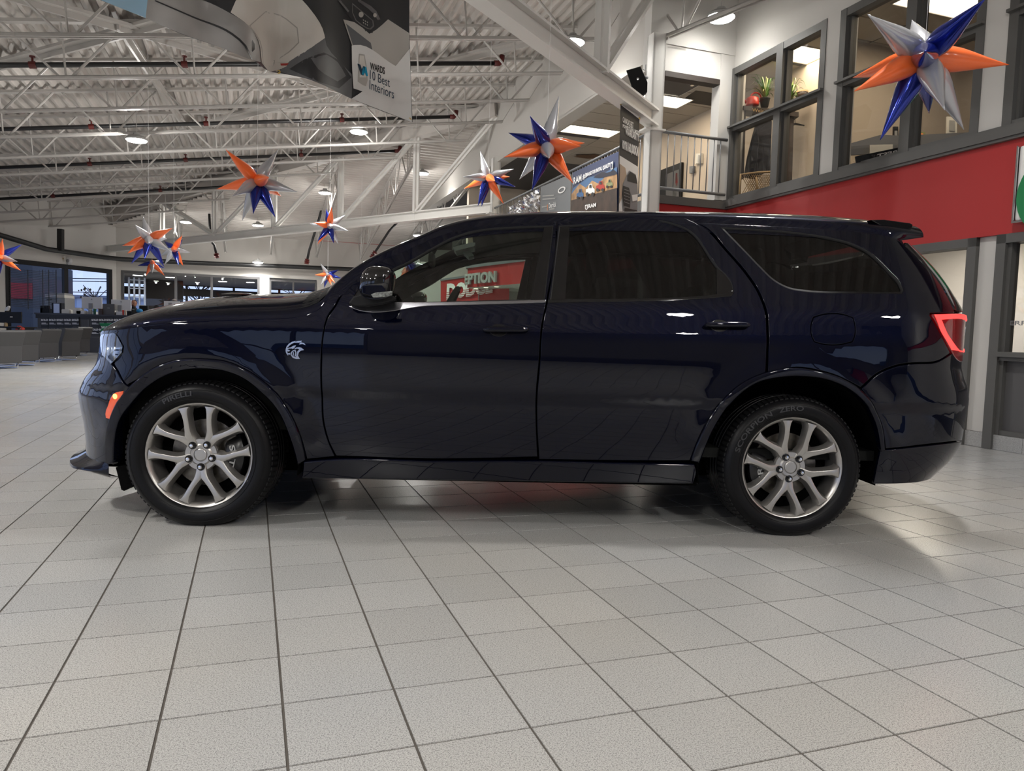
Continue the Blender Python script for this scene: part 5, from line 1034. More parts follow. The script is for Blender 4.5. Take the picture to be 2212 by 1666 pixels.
for (x, y, w, h, mm) in ((1130, 1090, 66, 95, 'print_blue'), (1228, 1055, 84, 110, 'banner_white'), (1325, 1015, 80, 95, 'print_red'), (1412, 985, 62, 80, 'print_lime')):
    pd(o, iv, n, fu, z7([(x - w / 2, y + 5), (x - w / 2, y - h * .35), (x - w * .25, y - h * .45), (x - w * .15, y - h * .8), (x + w * .2, y - h * .85), (x + w * .3, y - h * .5), (x + w / 2, y - h * .4), (x + w / 2, y - 5)]), mm, 5)
    pd(o, iv, n, fu, z7([(x - w * .1, y - h * .5), (x - w * .08, y - h * .75), (x + w * .15, y - h * .78), (x + w * .2, y - h * .5)]), 'sign_black', 6)
    for dx in (-.3, .32): pd(o, iv, n, fu, z7([(x + w * dx + w * .17 * cos(a), y + 6 + w * .22 * sin(a)) for a in [2 * pi * q / 10 for q in range(10)]]), 'sign_black', 7)
ptext(o, iv, n, fu, 'RAM', z7p(1066, 968), z7p(1142, 935), (15, 14.5), 'banner_white', .03, 4); ptext(o, iv, n, fu, '#1', z7p(1152, 928), z7p(1186, 912), (13, 12.5), 'banner_white', .03, 4); ptext(o, iv, n, fu, 'BRAND FOR INITIAL QUALITY', z7p(1188, 902), z7p(1420, 805), (9.5, 11), 'banner_white', .03, 4)
ptext(o, iv, n, fu, 'RAM', z7p(1212, 1195), z7p(1286, 1180), (8.5, 8.5), 'banner_white', .04, 6); pd(o, iv, n, fu, z7([(1180, 1165), (1206, 1160), (1206, 1200), (1193, 1215), (1180, 1200)]), 'banner_white', 6); pd(o, iv, n, fu, z7([(1187, 1172), (1200, 1169), (1200, 1196), (1193, 1204), (1187, 1196)]), 'print_brown', 7)
pd(o, iv, n, fu, z7([(1424, 760), (1444, 745), (1446, 820), (1424, 828)]), 'banner_white', 5); pd(o, iv, n, fu, z7([(1429, 772), (1440, 764), (1441, 812), (1429, 818)]), 'banner_navy', 6)
o, iv, n = pbanner('railing_banner', 'grey dealership banner on the railing, left of the truck banner', z7([(738, 1230), (1025, 1225), (1030, 868), (742, 992)]), 'banner_grey', fu, 0)
ptext(o, iv, n, fu, 'Derrick', z7p(826, 1195), z7p(895, 1180), (11, 11), 'banner_white', .015, 2); pd(o, iv, n, fu, z7([(810, 1160), (814, 1158), (814, 1215), (810, 1216)]), 'print_orange', 2)
for x, y, w in ((765, 1085, 110), (765, 1115, 120), (760, 1190, 45), (830, 1212, 50)): pd(o, iv, n, fu, z7([(x, y), (x + w, y - 8), (x + w, y - 20), (x, y - 12)]), 'plastic_grey', 2)
m = MB(); c = fu(*z7p(948, 1020)); e1 = fu(*z7p(985, 1005)) - c; e2 = fu(*z7p(948, 990)) - c; q = [c + e1 * cos(a) + e2 * sin(a) + n * .012 for a in [2 * pi * k / 24 for k in range(24)]]; q2 = [c + e1 * .7 * cos(a) + e2 * .6 * sin(a) + n * .012 for a in [2 * pi * k / 24 for k in range(24)]]
m.grid([q + q[:1], q2 + q2[:1]]); m.build('ring_print', 'banner_white', o, inv=iv)
o = thing('foil_curtain', 'crinkled silver foil sheet tied to the balcony railing beside the grey banner', 'banner', fu(1110, 440)); iv = inv_of(o); m = MB(); rows = []
random.seed(3)
for i in range(40):
    x = 1102 + 64 * i / 39; yt = 443 - (x - 1102) * .60 + 4; rows.append([fu(x, yt + (470 - yt) * j / 9) + UD * random.uniform(-.07, .03) for j in range(10)])
m.grid(rows); m.build('sheet', 'chrome', o, inv=iv)
# tall banner from the girder
hn = Vector((hd.y, -hd.x, 0)).normalized(); fh = lambda x, y: at_pl(x, y, hA + Vector((hd.y, -hd.x, 0)).normalized() * 0, hn)
o, iv, n = pbanner('hanging_banner', 'tall narrow black warranty banner hanging from the overhead girder end', z7([(1485, 1225), (1655, 1235), (1688, 345), (1508, 205)]), 'banner_black', fh, 0)
pd(o, iv, n, fh, z7([(1493, 690), (1670, 800), (1655, 1232), (1486, 1224)]), 'print_sky' if False else 'banner_white', 1)
pd(o, iv, n, fh, z7([(1492, 770), (1545, 810), (1560, 900), (1520, 960), (1510, 1100), (1488, 1150)]), 'print_sand', 2)
pd(o, iv, n, fh, z7([(1520, 960), (1560, 870), (1580, 835), (1640, 870), (1660, 960), (1662, 1060), (1655, 1225), (1520, 1215), (1510, 1060)]), 'mac_grey', 3)
pd(o, iv, n, fh, z7([(1562, 880), (1585, 845), (1640, 880), (1655, 960), (1560, 935)]), 'sign_black', 4); pd(o, iv, n, fh, z7([(1520, 980), (1575, 1000), (1590, 1060), (1585, 1190), (1525, 1170), (1512, 1060)]), 'sign_black', 4)
for k in range(5): pd(o, iv, n, fh, z7([(1524, 1010 + 30 * k), (1578, 1030 + 30 * k), (1578, 1036 + 30 * k), (1524, 1016 + 30 * k)]), 'mac_grey', 5)
pd(o, iv, n, fh, z7([(1600, 1070), (1655, 1060), (1652, 1120), (1605, 1130)]), 'banner_white', 5); pd(o, iv, n, fh, z7([(1530, 1190), (1650, 1215), (1650, 1234), (1530, 1228)]), 'sign_black', 5)
for s, A_, B_, h, bo in (("CANADA'S BEST", (1520, 372), (1622, 440), (12.5, 15), .03), ('POWERTRAIN LIMITED', (1520, 425), (1680, 500), (8, 9), .03), ('WARRANTY', (1545, 490), (1676, 560), (13, 17), .03), ('10YR/160,000KM', (1514, 640), (1668, 720), (23, 26), .04)): ptext(o, iv, n, fh, s, z7p(*A_), z7p(*B_), h, 'banner_white', bo, 2)
m = MB(); m.tube([fh(*z7p(1508, 205)), fh(*z7p(1512, 180))], .012, 6); m.tube([fh(*z7p(1686, 345)), fh(*z7p(1686, 325))], .012, 6); m.build('tie', 'brass', o, inv=iv)
# loudspeaker
o = thing('loudspeaker', 'black angled loudspeaker mounted on the white balcony column', 'speaker', at_y(1380, 180, 10.75)); iv = inv_of(o)
q = [(1180 + a * .22604, b * .22604) for a, b in ((762, 672), (900, 632), (968, 785), (965, 880), (890, 942), (835, 885))]; f1 = [at_y(x, y, 10.7) for x, y in q]; c = sum(f1, Vector()) / 6; f2 = [c + (p - c) * .72 + Vector((.06, .26, .02)) for p in f1]
m = MB(); m.face(f1); m.face(f2[::-1]); [m.face([f1[k], f1[(k + 1) % 6], f2[(k + 1) % 6], f2[k]]) for k in range(6)]; m.build('cabinet', 'speaker_black', o, inv=iv, bevel=.008)
m = MB(); m.face([c + (p - c) * .93 + Vector((0, -.006, 0)) for p in f1]); m.build('grille', 'black_rough', o, inv=iv)
m = MB(); m.lathe(at_y(1378, 170, 10.685), (0, -1, 0), [(0, .004), (.018, .002), (.02, 0)], 16); m.build('logo_dot', 'chrome', o, inv=iv)
m = MB(); m.tube([at_y(1390, 165, 10.95), at_y(1398, 168, 11.05)], .02, 8); m.tube([at_y(1389, 150, 10.9), at_y(1394, 152, 11.0), at_y(1395, 140, 11.1)], .006, 6); m.build('bracket', 'rail_grey', o, inv=iv)
# ================================================================ OFFICE THINGS BEHIND THE UPPER GLASS
z2 = lambda a, b: (1340 + a * .2281, 100 + b * .2281)
def onback(x, y, k=.03): return at_u(x, y, uw - k)
def backbox(name, lab, cat, px, mm, parts=()):
    o = thing(name, lab, cat, onback(*px[0])); iv = inv_of(o); m = MB(); m.prism([onback(*p, .01) for p in px], -UD * .05); m.build('body', mm, o, inv=iv)
    for nm, p, mm2 in parts: m = MB(); m.prism([onback(*q, .065) for q in p], -UD * .01); m.build(nm, mm2, o, inv=iv)
    return o
backbox('office_door', 'dark framed office door behind the balcony railing with red arrow sign', 'door', [z2(*p) for p in ((390, 1520), (390, 1180), (600, 1100), (585, 1560))], 'black', [('glass', [z2(*p) for p in ((435, 1520), (435, 1215), (560, 1165), (555, 1540))], 'grey_panel'), ('arrow_sign', [z2(*p) for p in ((528, 1205), (550, 1197), (548, 1295), (535, 1330), (524, 1300))], 'plastic_red'), ('notice', [z2(*p) for p in ((500, 1380), (540, 1370), (538, 1440), (500, 1450))], 'plastic_grey')])
backbox('office_door', 'tall dark doorway at the right end of the balcony opening', 'door', [z2(*p) for p in ((868, 1560), (872, 720), (930, 690), (925, 1560))], 'brown_beam', [('glass', [z2(*p) for p in ((890, 1540), (892, 760), (922, 745), (920, 1540))], 'black')])
backbox('wall_phone', 'cream wall phone on the beige wall behind the railing', 'phone', [z2(*p) for p in ((727, 1115), (735, 1020), (785, 1015), (783, 1110))], 'paper', [('handset', [z2(*p) for p in ((735, 1100), (740, 1030), (752, 1030), (750, 1100))], 'plastic_grey')])
backbox('wall_plate', 'small grey plate below the wall phone', 'plate', [z2(*p) for p in ((672, 1205), (674, 1140), (710, 1135), (708, 1200))], 'rail_grey', [('slot', [z2(*p) for p in ((680, 1190), (681, 1160), (702, 1156), (701, 1186))], 'grey_panel')])
for (a, b), lab in (((680, 368), 'ceiling sprinkler head over the balcony opening'), ((-160, 265), 'ceiling sprinkler head right of the foil star above the roof')):
    P = at_z(*z2(a, b), 5.42); o = thing('ceiling_sprinkler', lab, 'sprinkler', P); m = MB(); m.tube([P - P, Vector((0, 0, .07))], .012, 6); m.build('stem', 'brass', o); m = MB(); m.lathe((0, 0, 0), (0, 0, 1), [(0, -.01), (.035, -.01), (.035, -.004), (0, 0)], 12); m.build('deflector', 'chrome', o)
P = at_z(1285, 355, 5.47) if False else at_z(1272, 338, 5.47); st = thing('water_stain', 'brown water stain on the ceiling tiles over the truck banner', 'stain', P); m = MB(); random.seed(5); m.face([Vector((cos(a) * .5 * random.uniform(.6, 1), sin(a) * .28 * random.uniform(.6, 1), 0)) for a in [2 * pi * k / 16 for k in range(16)]]); m.build('patch', 'stain', st)
YO = 12.0; fo = lambda a, b, dy=0: at_y(*z2(a, b), YO + dy)
def obj3(name, lab, cat, at): return thing(name, lab, cat, at)
o = obj3('coat_shelf', 'dark wooden shelf with hooks in the left office window', 'shelf', fo(1400, 640)); iv = inv_of(o)
m = MB(); m.prism([fo(*p) for p in ((1165, 600), (1165, 562), (1690, 622), (1690, 668))], (0, .3, 0)); m.build('board', 'wood_dark', o, inv=iv)
for a, b in (((1150, 570), (1190, 1250)), ((1550, 640), (1645, 1310))): m = MB(); m.prism([fo(a[0], a[1], .05), fo(b[0], a[1] + 20, .05), fo(b[0] - 20, b[1], .05), fo(a[0] - 10, b[1] + 20, .05)], (0, .12, 0)); m.build('post', 'wood_dark', o, inv=iv)
m = MB(); put_text(m, 'Welcome', quad_fn(fo(1250, 618, -.01), fo(1450, 645, -.01), fo(1450, 610, -.01), fo(1250, 585, -.01))); m.build('lettering', 'cane', o, inv=iv)
o = obj3('watering_can', 'red plastic watering can on the office shelf', 'watering can', fo(1250, 555)); iv = inv_of(o); c = fo(1250, 527, .12)
m = MB(); m.lathe(c - ZD * .065, ZD, [(0, 0), (.10, 0), (.105, .02), (.095, .12), (.06, .14), (0, .14)], 20); m.build('body', 'plastic_red', o, inv=iv, smooth=True)
m = MB(); m.tube([c + Vector((.05 + .085 * cos(a), 0, .06 + .085 * sin(a))) for a in [radians(k) for k in range(-40, 200, 20)]], .012, 8); m.build('handle', 'plastic_red', o, inv=iv, smooth=True)
m = MB(); m.tube([c + Vector((-.08, 0, -.03)), c + Vector((-.17, 0, .07))], .016, 8, rad=[.022, .012]); m.build('spout', 'plastic_red', o, inv=iv, smooth=True)
def plant(lab, c, pot, r, seed, leafm='leaf', n=34, trail=False):
    o = obj3('spider_plant', lab, 'plant', c); random.seed(seed); m = MB(); m.lathe((0, 0, 0), (0, 0, 1), [(0, 0), (.055, 0), (.08, .13), (.085, .14), (.075, .14), (.07, .12), (0, .12)], 18); m.build('pot', pot, o, smooth=True)
    for k in range(n):
        a = random.uniform(0, 2 * pi); L = r * random.uniform(.6, 1.2); h = random.uniform(.16, .44); dr = Vector((cos(a), sin(a) * .6, 0)); pts = []
        for s in range(6):
            t = s / 5; pts.append(Vector((0, 0, .12)) + dr * L * t + ZD * (h * sin(t * pi * .62) * 1.1 - (L * .8 if trail else L * .35) * t * t))
        sd_ = dr.cross(ZD).normalized() * .016; mb = MB(); mb.grid([[p - sd_ * (1 - (i / 5) ** 2), p + sd_ * (1 - (i / 5) ** 2)] for i, p in enumerate(pts)]); mb.build('leaf', random.choice([leafm, leafm, 'leaf_pale']), o, smooth=True)
plant('bushy green spider plant in a black pot beside the watering can', fo(1365, 580, .1), 'pot_black', .26, 11, 'leaf', 46); plant('trailing pale spider plant in a red pot at the right shelf end', fo(1600, 612, .1), 'plastic_red', .26, 12, 'leaf', 44, True)
o = obj3('hanging_planter', 'small round brown planter on the office wall right of the plants', 'planter', fo(1718, 480)); m = MB(); m.lathe((0, 0, -.06), (0, 0, 1), [(0, 0), (.05, 0), (.085, .05), (.09, .1), (.06, .14), (0, .13)], 16); m.build('bowl', 'print_brown', o, smooth=True); m = MB(); m.lathe((0, 0, .06), (0, 0, 1), [(.092, 0), (.092, .03), (.07, .035)], 16); m.build('rim', 'cane', o, smooth=True)
o = obj3('jacket', 'dark jacket on a black hanger below the shelf', 'jacket', fo(1350, 700)); iv = inv_of(o)
m = MB(); pz = [fo(*p, -.08) for p in ((1350, 655), (1440, 705), (1432, 900), (1425, 1180), (1380, 1190), (1300, 1250), (1200, 1235), (1190, 1200), (1215, 1050), (1262, 850), (1292, 740))]; c = sum(pz, Vector()) / len(pz); m.prism(pz, (0, .12, 0)); m.build('body', 'jacket', o, inv=iv, bevel=.02)
m = MB(); m.prism([fo(*p, -.14) for p in ((1262, 850), (1300, 760), (1320, 900), (1290, 1230), (1200, 1235), (1190, 1200), (1215, 1050))], (0, .07, 0)); m.build('sleeve', 'jacket', o, inv=iv, bevel=.02)
m = MB(); m.prism([fo(*p, .06) for p in ((1168, 745), (1200, 690), (1258, 658), (1330, 690), (1330, 705), (1258, 690), (1205, 710), (1178, 748))], (0, .03, 0)); m.tube([fo(1258, 660, .07), fo(1255, 640, .07)], .006, 6); m.build('hanger', 'black', o, inv=iv)
o = obj3('clothes_hanger', 'empty black hanger at the right end of the shelf', 'hanger', fo(1660, 730)); iv = inv_of(o); m = MB(); m.prism([fo(*p, .06) for p in ((1555, 790), (1600, 745), (1660, 725), (1745, 745), (1745, 752), (1662, 742), (1610, 762), (1560, 798))], (0, .03, 0)); m.build('bar', 'black', o, inv=iv); m = MB(); m.tube([fo(1655, 728, .07), fo(1655, 690, .07), fo(1662, 680, .07)], .006, 6); m.build('hook', 'chrome', o, inv=iv)
o = obj3('cane_chair', 'woven cane chair back with diamond lattice behind the left office window', 'chair', fo(1330, 1430)); iv = inv_of(o)
for k in range(22):
    x = 1120 + k * 20
    for s in (-1, 1):
        a, b = (x - 60 * s, 1215), (x + 60 * s, 1420)
        if 1125 < a[0] < 1545 and 1125 < b[0] < 1545: m = MB(); m.tube([fo(*a, -.25), fo(*b, -.25)], .006, 5); m.build('cane_strip', 'cane', o, inv=iv)
m = MB(); m.tube([fo(*p, -.26) for p in ((1130, 1430), (1140, 1215), (1300, 1195), (1450, 1190), (1545, 1230), (1530, 1400))], .018, 8); m.tube([fo(1285, 1240, -.28), fo(1305, 1400, -.28)], .02, 8); m.build('frame', 'cane', o, inv=iv, smooth=True)
o = obj3('framed_picture', 'framed grey picture of a bare tree by houses in the left office window', 'picture', fo(1775, 1100, .4)); iv = inv_of(o); fp = lambda a, b, k=0: fo(a, b, .4 - .004 * k)
m = MB(); m.prism([fp(*p) for p in ((1690, 1290), (1700, 925), (1862, 945), (1850, 1245))], (0, .03, 0)); m.build('print', 'picture_grey', o, inv=iv)
m = MB(); q = [fp(*p, 2) for p in ((1690, 1290), (1700, 925), (1862, 945), (1850, 1245))]; [m.bar(q[k], q[(k + 1) % 4], .02) for k in range(4)]; m.build('frame', 'black', o, inv=iv)
for L_ in ([(1745, 1280), (1765, 1280), (1790, 1080), (1815, 960), (1805, 960), (1775, 1070)], [(1770, 1080), (1720, 1000), (1705, 940), (1715, 940), (1735, 1000), (1785, 1060)], [(1785, 1050), (1830, 1000), (1855, 990), (1832, 1010), (1790, 1070)], [(1700, 1270), (1700, 1120), (1740, 1090), (1745, 1270)], [(1800, 1240), (1805, 1060), (1845, 1030), (1848, 1235)], [(1735, 1010), (1760, 950), (1765, 950), (1742, 1015)]): m = MB(); m.face([fp(*p, 3) for p in L_]); m.build('drawing', 'ink', o, inv=iv)
# second office window
zb = lambda a, b: (1780 + a * .19808, b * .19808); fb = lambda a, b, dy=0: at_y(*zb(a, b), 10.5 + dy)
o = obj3('office_partition', 'grey desk partition at the bottom of the right office window', 'partition', fb(600, 1600)); iv = inv_of(o)
m = MB(); m.prism([fb(*p) for p in ((290, 1600), (300, 1560), (620, 1470), (840, 1480), (1640, 1440), (1640, 1500), (960, 1640), (820, 1660), (290, 1690))], (0, .05, 0)); m.build('panel', 'rail_grey', o, inv=iv)
m = MB(); m.prism([fb(*p, -.03) for p in ((960, 1590), (1280, 1560), (1500, 1530), (960, 1650))], (0, .02, 0)); m.build('desk_edge', 'black', o, inv=iv)
m = MB(); m.prism([fb(*p, -.1) for p in ((500, 1580), (750, 1575), (750, 1640), (500, 1690))], (0, .02, 0)); m.build('pinboard', 'paper', o, inv=iv)
for i, (L_, mm, nm, lab) in enumerate((([(970, 1500), (975, 1430), (1100, 1440), (1120, 1490), (1080, 1520)], 'print_lime', 'desk_picture', 'colourful framed photo on the partition below the big foil star'), ([(1170, 1500), (1180, 1470), (1300, 1480), (1295, 1520)], 'paper', 'desk_picture', 'pale leaning card right of the colourful photo'), ([(1340, 1460), (1345, 1270), (1450, 1280), (1450, 1470)], 'paper', 'notice_board', 'cream notice board between dark posts in the right office window'), ([(755, 1620), (760, 1380), (810, 1380), (815, 1600)], 'black', 'desk_monitor', 'dark screen edge left of the photo in the right office window'))):
    o = obj3(nm, lab, nm.split('_')[1], fb(*L_[0], .1)); iv = inv_of(o); m = MB(); m.prism([fb(*p, .1) for p in L_], (0, .03, 0)); m.build('panel', mm, o, inv=iv)
    c = sum([fb(*p, .09) for p in L_], Vector()) / len(L_); m = MB(); m.face([c + (fb(*p, .09) - c) * .6 for p in L_]); m.build('print', 'print_orange' if i == 0 else 'plastic_grey', o, inv=iv)
o = obj3('window_banner', 'dark inward-facing banner low behind the right office glass', 'banner', fb(300, 1700)); iv = inv_of(o); m = MB(); m.prism([at_y(x, y, 9.3) for x, y in ((1850, 352), (1848, 338), (1945, 318), (1945, 332))], (0, .02, 0)); m.build('sheet', 'black', o, inv=iv)
m = MB(); put_text(m, 'BEST', quad_fn(at_y(1938, 333, 9.29), at_y(1895, 342, 9.29), at_y(1895, 333, 9.29), at_y(1938, 324, 9.29)), .03); m.build('lettering', 'sign_white', o, inv=iv)
# ================================================================ RECEPTION SEEN THROUGH THE CAR WINDOWS
o = thing('reception_canopy', 'curved red reception canopy seen through the front door glass', 'canopy', (.2, 16.5, 0)); iv = inv_of(o)
pA, pB = at_y(1001, 600, 18.6), at_y(1175, 600, 15.6); pA.z = pB.z = 0; dd = (pB - pA).normalized(); nn_ = Vector((dd.y, -dd.x, 0)); plan = [pA + dd * (.0) + (-nn_) * 1.2 + dd * -.05] + [pA + dd * (.3 - .35 * cos(radians(k))) - nn_ * (.35 - .35 * sin(radians(k))) for k in range(0, 91, 15)] + [pB + dd * 2]
def ribbon(z0, z1, mm, nm, off=0.):
    m = MB(); q = [p + nn_ * off for p in plan]; m.grid([[p + ZD * z0 for p in q], [p + ZD * z1 for p in q]]); return m.build(nm, mm, o, inv=iv)
ribbon(2.13, 2.62, 'red_wall', 'fascia'); ribbon(2.60, 2.70, 'rail_grey', 'rim', .05)
m = MB(); m.face([p + ZD * 2.13 for p in plan] + [plan[-1] - nn_ * 2 + ZD * 2.13, plan[0] - nn_ * 1 + ZD * 2.13]); m.build('soffit', 'wall', o, inv=iv)
fr_ = lambda s, t: pA + dd * (.05 + s * 2.0) + nn_ * .02 + ZD * (2.19 + .27 * t)
wd = (at_pl(1076, 600, pA, nn_) - pA).dot(dd); w0 = wd / .965 if wd > 0 else 1; xl = wd - 1.85
arc = plan[1:]; cum = [0.]
for i_ in range(1, len(arc)): cum.append(cum[-1] + (arc[i_] - arc[i_ - 1]).length)
sN = cum[-2] - 0 + 0; s_end = cum[len(arc) - 2] + (wd - (arc[-2] - pA).dot(dd))
def on_arc(d_, out, z):
    d_ = max(d_, 0); i_ = 0
    while i_ < len(arc) - 2 and cum[i_ + 1] < d_: i_ += 1
    t_ = (d_ - cum[i_]) / (cum[i_ + 1] - cum[i_]); tg = (arc[i_ + 1] - arc[i_]).normalized(); return arc[i_].lerp(arc[i_ + 1], t_) + Vector((tg.y, -tg.x, 0)) * out + ZD * z
m = MB(); put_text(m, 'EPTION', lambda s, t: on_arc(s_end - 1.52 + 1.52 * s, .03, 2.20 + .26 * t), .04, depth=nn_ * .05); m.build('lettering', 'plastic_grey', o, inv=iv)
for k in range(3): P = pA + dd * (.2 + .5 * k) - nn_ * .25; m = MB(); m.lathe(P + ZD * 2.125, -ZD, [(0, .002), (.05, .002), (.06, 0)], 14); m.build('downlight', 'panel_light', o, inv=iv)
o = thing('wall_sign', 'red wall panel with slatted metal brand lettering seen through the door glass', 'sign', at_y(990, 655, 20)); iv = inv_of(o); fq = lambda x, y, k=0: at_y(x, y, 20 - k * .02 + (x - 950) * -.012)
m = MB(); m.prism([fq(*p) for p in ((952, 680), (952, 606), (1034, 594), (1100, 586), (1100, 680))], (0, .06, 0)); m.build('panel', 'red_wall', o, inv=iv); m = MB(); m.bar(fq(952, 605, 1), fq(1100, 585, 1), .05); m.build('trim', 'rail_grey', o, inv=iv)
q = quad_fn(fq(964, 649, 2), fq(1064, 633, 2), fq(1064, 603, 2), fq(966, 613, 2)); m = MB(); put_text(m, 'DODGE', q, .06, depth=(0, -.05, 0)); m.build('lettering', 'banner_white', o, inv=iv)
for k in range(4): m = MB(); a = q(-.02, .08 + .13 * k) + Vector((0, -.06, 0)); b = q(1.02, .08 + .13 * k) + Vector((0, -.06, 0)); m.bar(a, b, .010); m.build('slat', 'red_wall', o, inv=iv)
m = MB(); m.abox(-3.4, 21.3, 0, 1.6, 21.5, 3.0); m.abox(-3.4, 20.9, 0, -3.1, 21.4, 3.0); struct(m.build('wall_reception', 'wall'))
m = MB(); m.abox(.6, 18.9, 0, 2.8, 19.0, 2.13); struct(m.build('trim_7', 'beige'))
o = thing('staircase', 'grey stair flight with railing seen through the front door glass', 'stairs', at_y(1050, 700, 18.9)); iv = inv_of(o)
m = MB(); m.prism([at_y(*p, 18.9) for p in ((1030, 660), (1062, 612), (1075, 612), (1048, 665))], (0, .1, 0)); m.build('stringer', 'rail_grey', o, inv=iv)
for k in range(5): m = MB(); x = 1034 + 6 * k; y = 655 - 9 * k; m.tube([at_y(x, y, 18.9), at_y(x, y - 30, 18.9)], .012, 5); m.build('baluster', 'rail_grey', o, inv=iv)
# ================================================================ SERVICE COUNTER AND LEFT SIDE
YC = 24.8; fc = lambda x, y, dy=0: at_y(x, y, YC + dy); zz = lambda a, b: (a * .25316, 440 + b * .25316)
def zc3(a, b, dy=0): return fc(*zz(a, b), dy)
o = thing('service_counter', 'long dark grey service counter covered with sold posters', 'counter', fc(150, 758)); iv = inv_of(o)
x0 = zc3(305, 0).x; x1 = fc(420, 700).x; zt = zc3(305, 930).z
m = MB(); m.abox(x0, YC, .003, x1, YC + .6, zt - .18); m.build('body', 'counter_grey', o, inv=iv); m = MB(); m.abox(x0 - .06, YC - .01, zt - .18, x1, YC + .62, zt - .05); m.build('band', 'sign_black', o, inv=iv); m = MB(); m.abox(x0 - .1, YC - .02, zt - .05, x1, YC + .65, zt); m.build('worktop', 'counter_top', o, inv=iv)
for a in (325, 738, 1155): m = MB(); X = zc3(a, 0).x; m.abox(X, YC - .012, .003, X + .05, YC, zt - .18); m.build('panel_joint', 'grey_trim', o, inv=iv)
m = MB(); zb_ = zc3(400, 1125).z; m.abox(x0, YC - .012, zb_ - .03, x1, YC, zb_); m.build('panel_joint', 'grey_trim', o, inv=iv)
pk = 0
for row, (yt, yb) in enumerate(((968, 1045), (1050, 1120))):
    for a in (350, 417, 482, 547, 612, 780, 845, 908, 973):
        o = thing('sold_poster', 'small black sold poster, %s row, %s from the left on the counter front' % (('upper', 'lower')[row], ORD[(350, 417, 482, 547, 612, 780, 845, 908, 973).index(a)]), 'poster', zc3(a, yb, -.04), 0, 'sold posters on the counter'); iv = inv_of(o)
        m = MB(); p0, p1 = zc3(a - 3, yb, -.04), zc3(a + 60, yt, -.04); m.abox(p0.x, p0.y, p0.z, p1.x, p0.y + .01, p1.z); m.build('sheet', 'sign_black', o, inv=iv)
        m = MB(); q = quad_fn(zc3(a, yt + 34, -.05), zc3(a + 59, yt + 34, -.05), zc3(a + 59, yt + 17, -.05), zc3(a, yt + 17, -.05)); put_text(m, 'SOLD', q, .05)
        for yy, w in ((yt + 54, 38), (yt + 62, 56)): m.face([zc3(a + 4, yy, -.05), zc3(a + 4 + w, yy, -.05), zc3(a + 4 + w, yy - 4.5, -.05), zc3(a + 4, yy - 4.5, -.05)])
        m.build('lettering', 'sign_white', o, inv=iv)
o = thing('green_poster', 'green triangular poster among the sold posters beside the headlight', 'poster', zc3(850, 1080, -.08)); iv = inv_of(o); m = MB(); m.prism([zc3(*p, -.07) for p in ((845, 1020), (1010, 1020), (1010, 1120), (850, 1120), (870, 1060))], (0, .01, 0)); m.build('sheet', 'sign_green', o, inv=iv); m = MB(); put_text(m, 'WARRANTY', quad_fn(zc3(862, 1068, -.08), zc3(1040, 1068, -.08), zc3(1040, 1045, -.08), zc3(862, 1045, -.08)), .03); m.build('lettering', 'sign_white', o, inv=iv)
def cbox(o, iv, nm, a, b, c, d, dy, dep, mm, bevel=0.):
    m = MB(); p0, p1 = zc3(a, d, dy), zc3(c, b, dy); z0_ = zt if (d > 912 and d < 940 and dy < .9) else (.003 if d > 1200 else p0.z); m.abox(p0.x, p0.y, z0_, p1.x, p0.y + dep, max(p1.z, z0_ + .01)); return m.build(nm, mm, o, inv=iv, bevel=bevel)
def cthing(name, lab, cat, a, b, dy=.3): o = thing(name, lab, cat, zc3(a, b, dy)); return o, inv_of(o)
ctop = 930
for i, (a, b, c, d, lab) in enumerate(((697, 800, 868, 895, 'white desktop computer, left one on the counter, seen from behind'), (948, 822, 1117, 912, 'white desktop computer beside the seated man, seen from behind'), (1398, 835, 1530, 892, 'white desktop computer just above the car hood'))):
    o, iv = cthing('desktop_computer', lab, 'computer', (a + c) / 2, 926); cbox(o, iv, 'screen', a, b, c, d, .3, .04, 'mac_white', .01); cx = (a + c) / 2 - 12
    cbox(o, iv, 'stand', cx - 15, d - 45, cx + 14, ctop - 6, .27, .03, 'mac_grey'); cbox(o, iv, 'base', cx - 30, ctop - 8, cx + 35, ctop - 3, .2, .2, 'mac_white')
    if i < 2: m = MB(); m.lathe(zc3((a + c) / 2, b + 16, .28), (0, -1, 0), [(0, .002), (.02, .001), (.022, 0)], 10); m.build('emblem', 'mac_grey', o, inv=iv)
o, iv = cthing('photocopier', 'large grey photocopier standing behind the counter by the window', 'copier', 465, 920, 1.4); cbox(o, iv, 'body', 385, 800, 553, 930, 1.4, .6, 'plastic_grey', .01); cbox(o, iv, 'lid', 382, 780, 550, 800, 1.35, .6, 'paper', .01); cbox(o, iv, 'document_feeder', 415, 764, 550, 780, 1.4, .5, 'plastic_grey', .01); cbox(o, iv, 'vent', 398, 812, 440, 822, 1.38, .02, 'grey_panel'); cbox(o, iv, 'lower_cabinet', 385, 930, 553, 1240, 1.4, .6, 'plastic_grey')
o, iv = cthing('napkin_dispenser', 'black napkin dispenser with chrome front on the counter', 'dispenser', 482, 920); cbox(o, iv, 'body', 440, 848, 523, 924, .25, .2, 'black', .02); cbox(o, iv, 'front', 455, 852, 508, 918, .23, .03, 'chrome_dark', .01)
o, iv = cthing('pen_caddy', 'low black pen caddy at the counter left end', 'caddy', 380, 920); cbox(o, iv, 'tray', 343, 895, 418, 922, .3, .15, 'black'); [cbox(o, iv, 'divider', a, 872, a + 16, 922, .3, .1, 'black') for a in (345, 372, 398)]
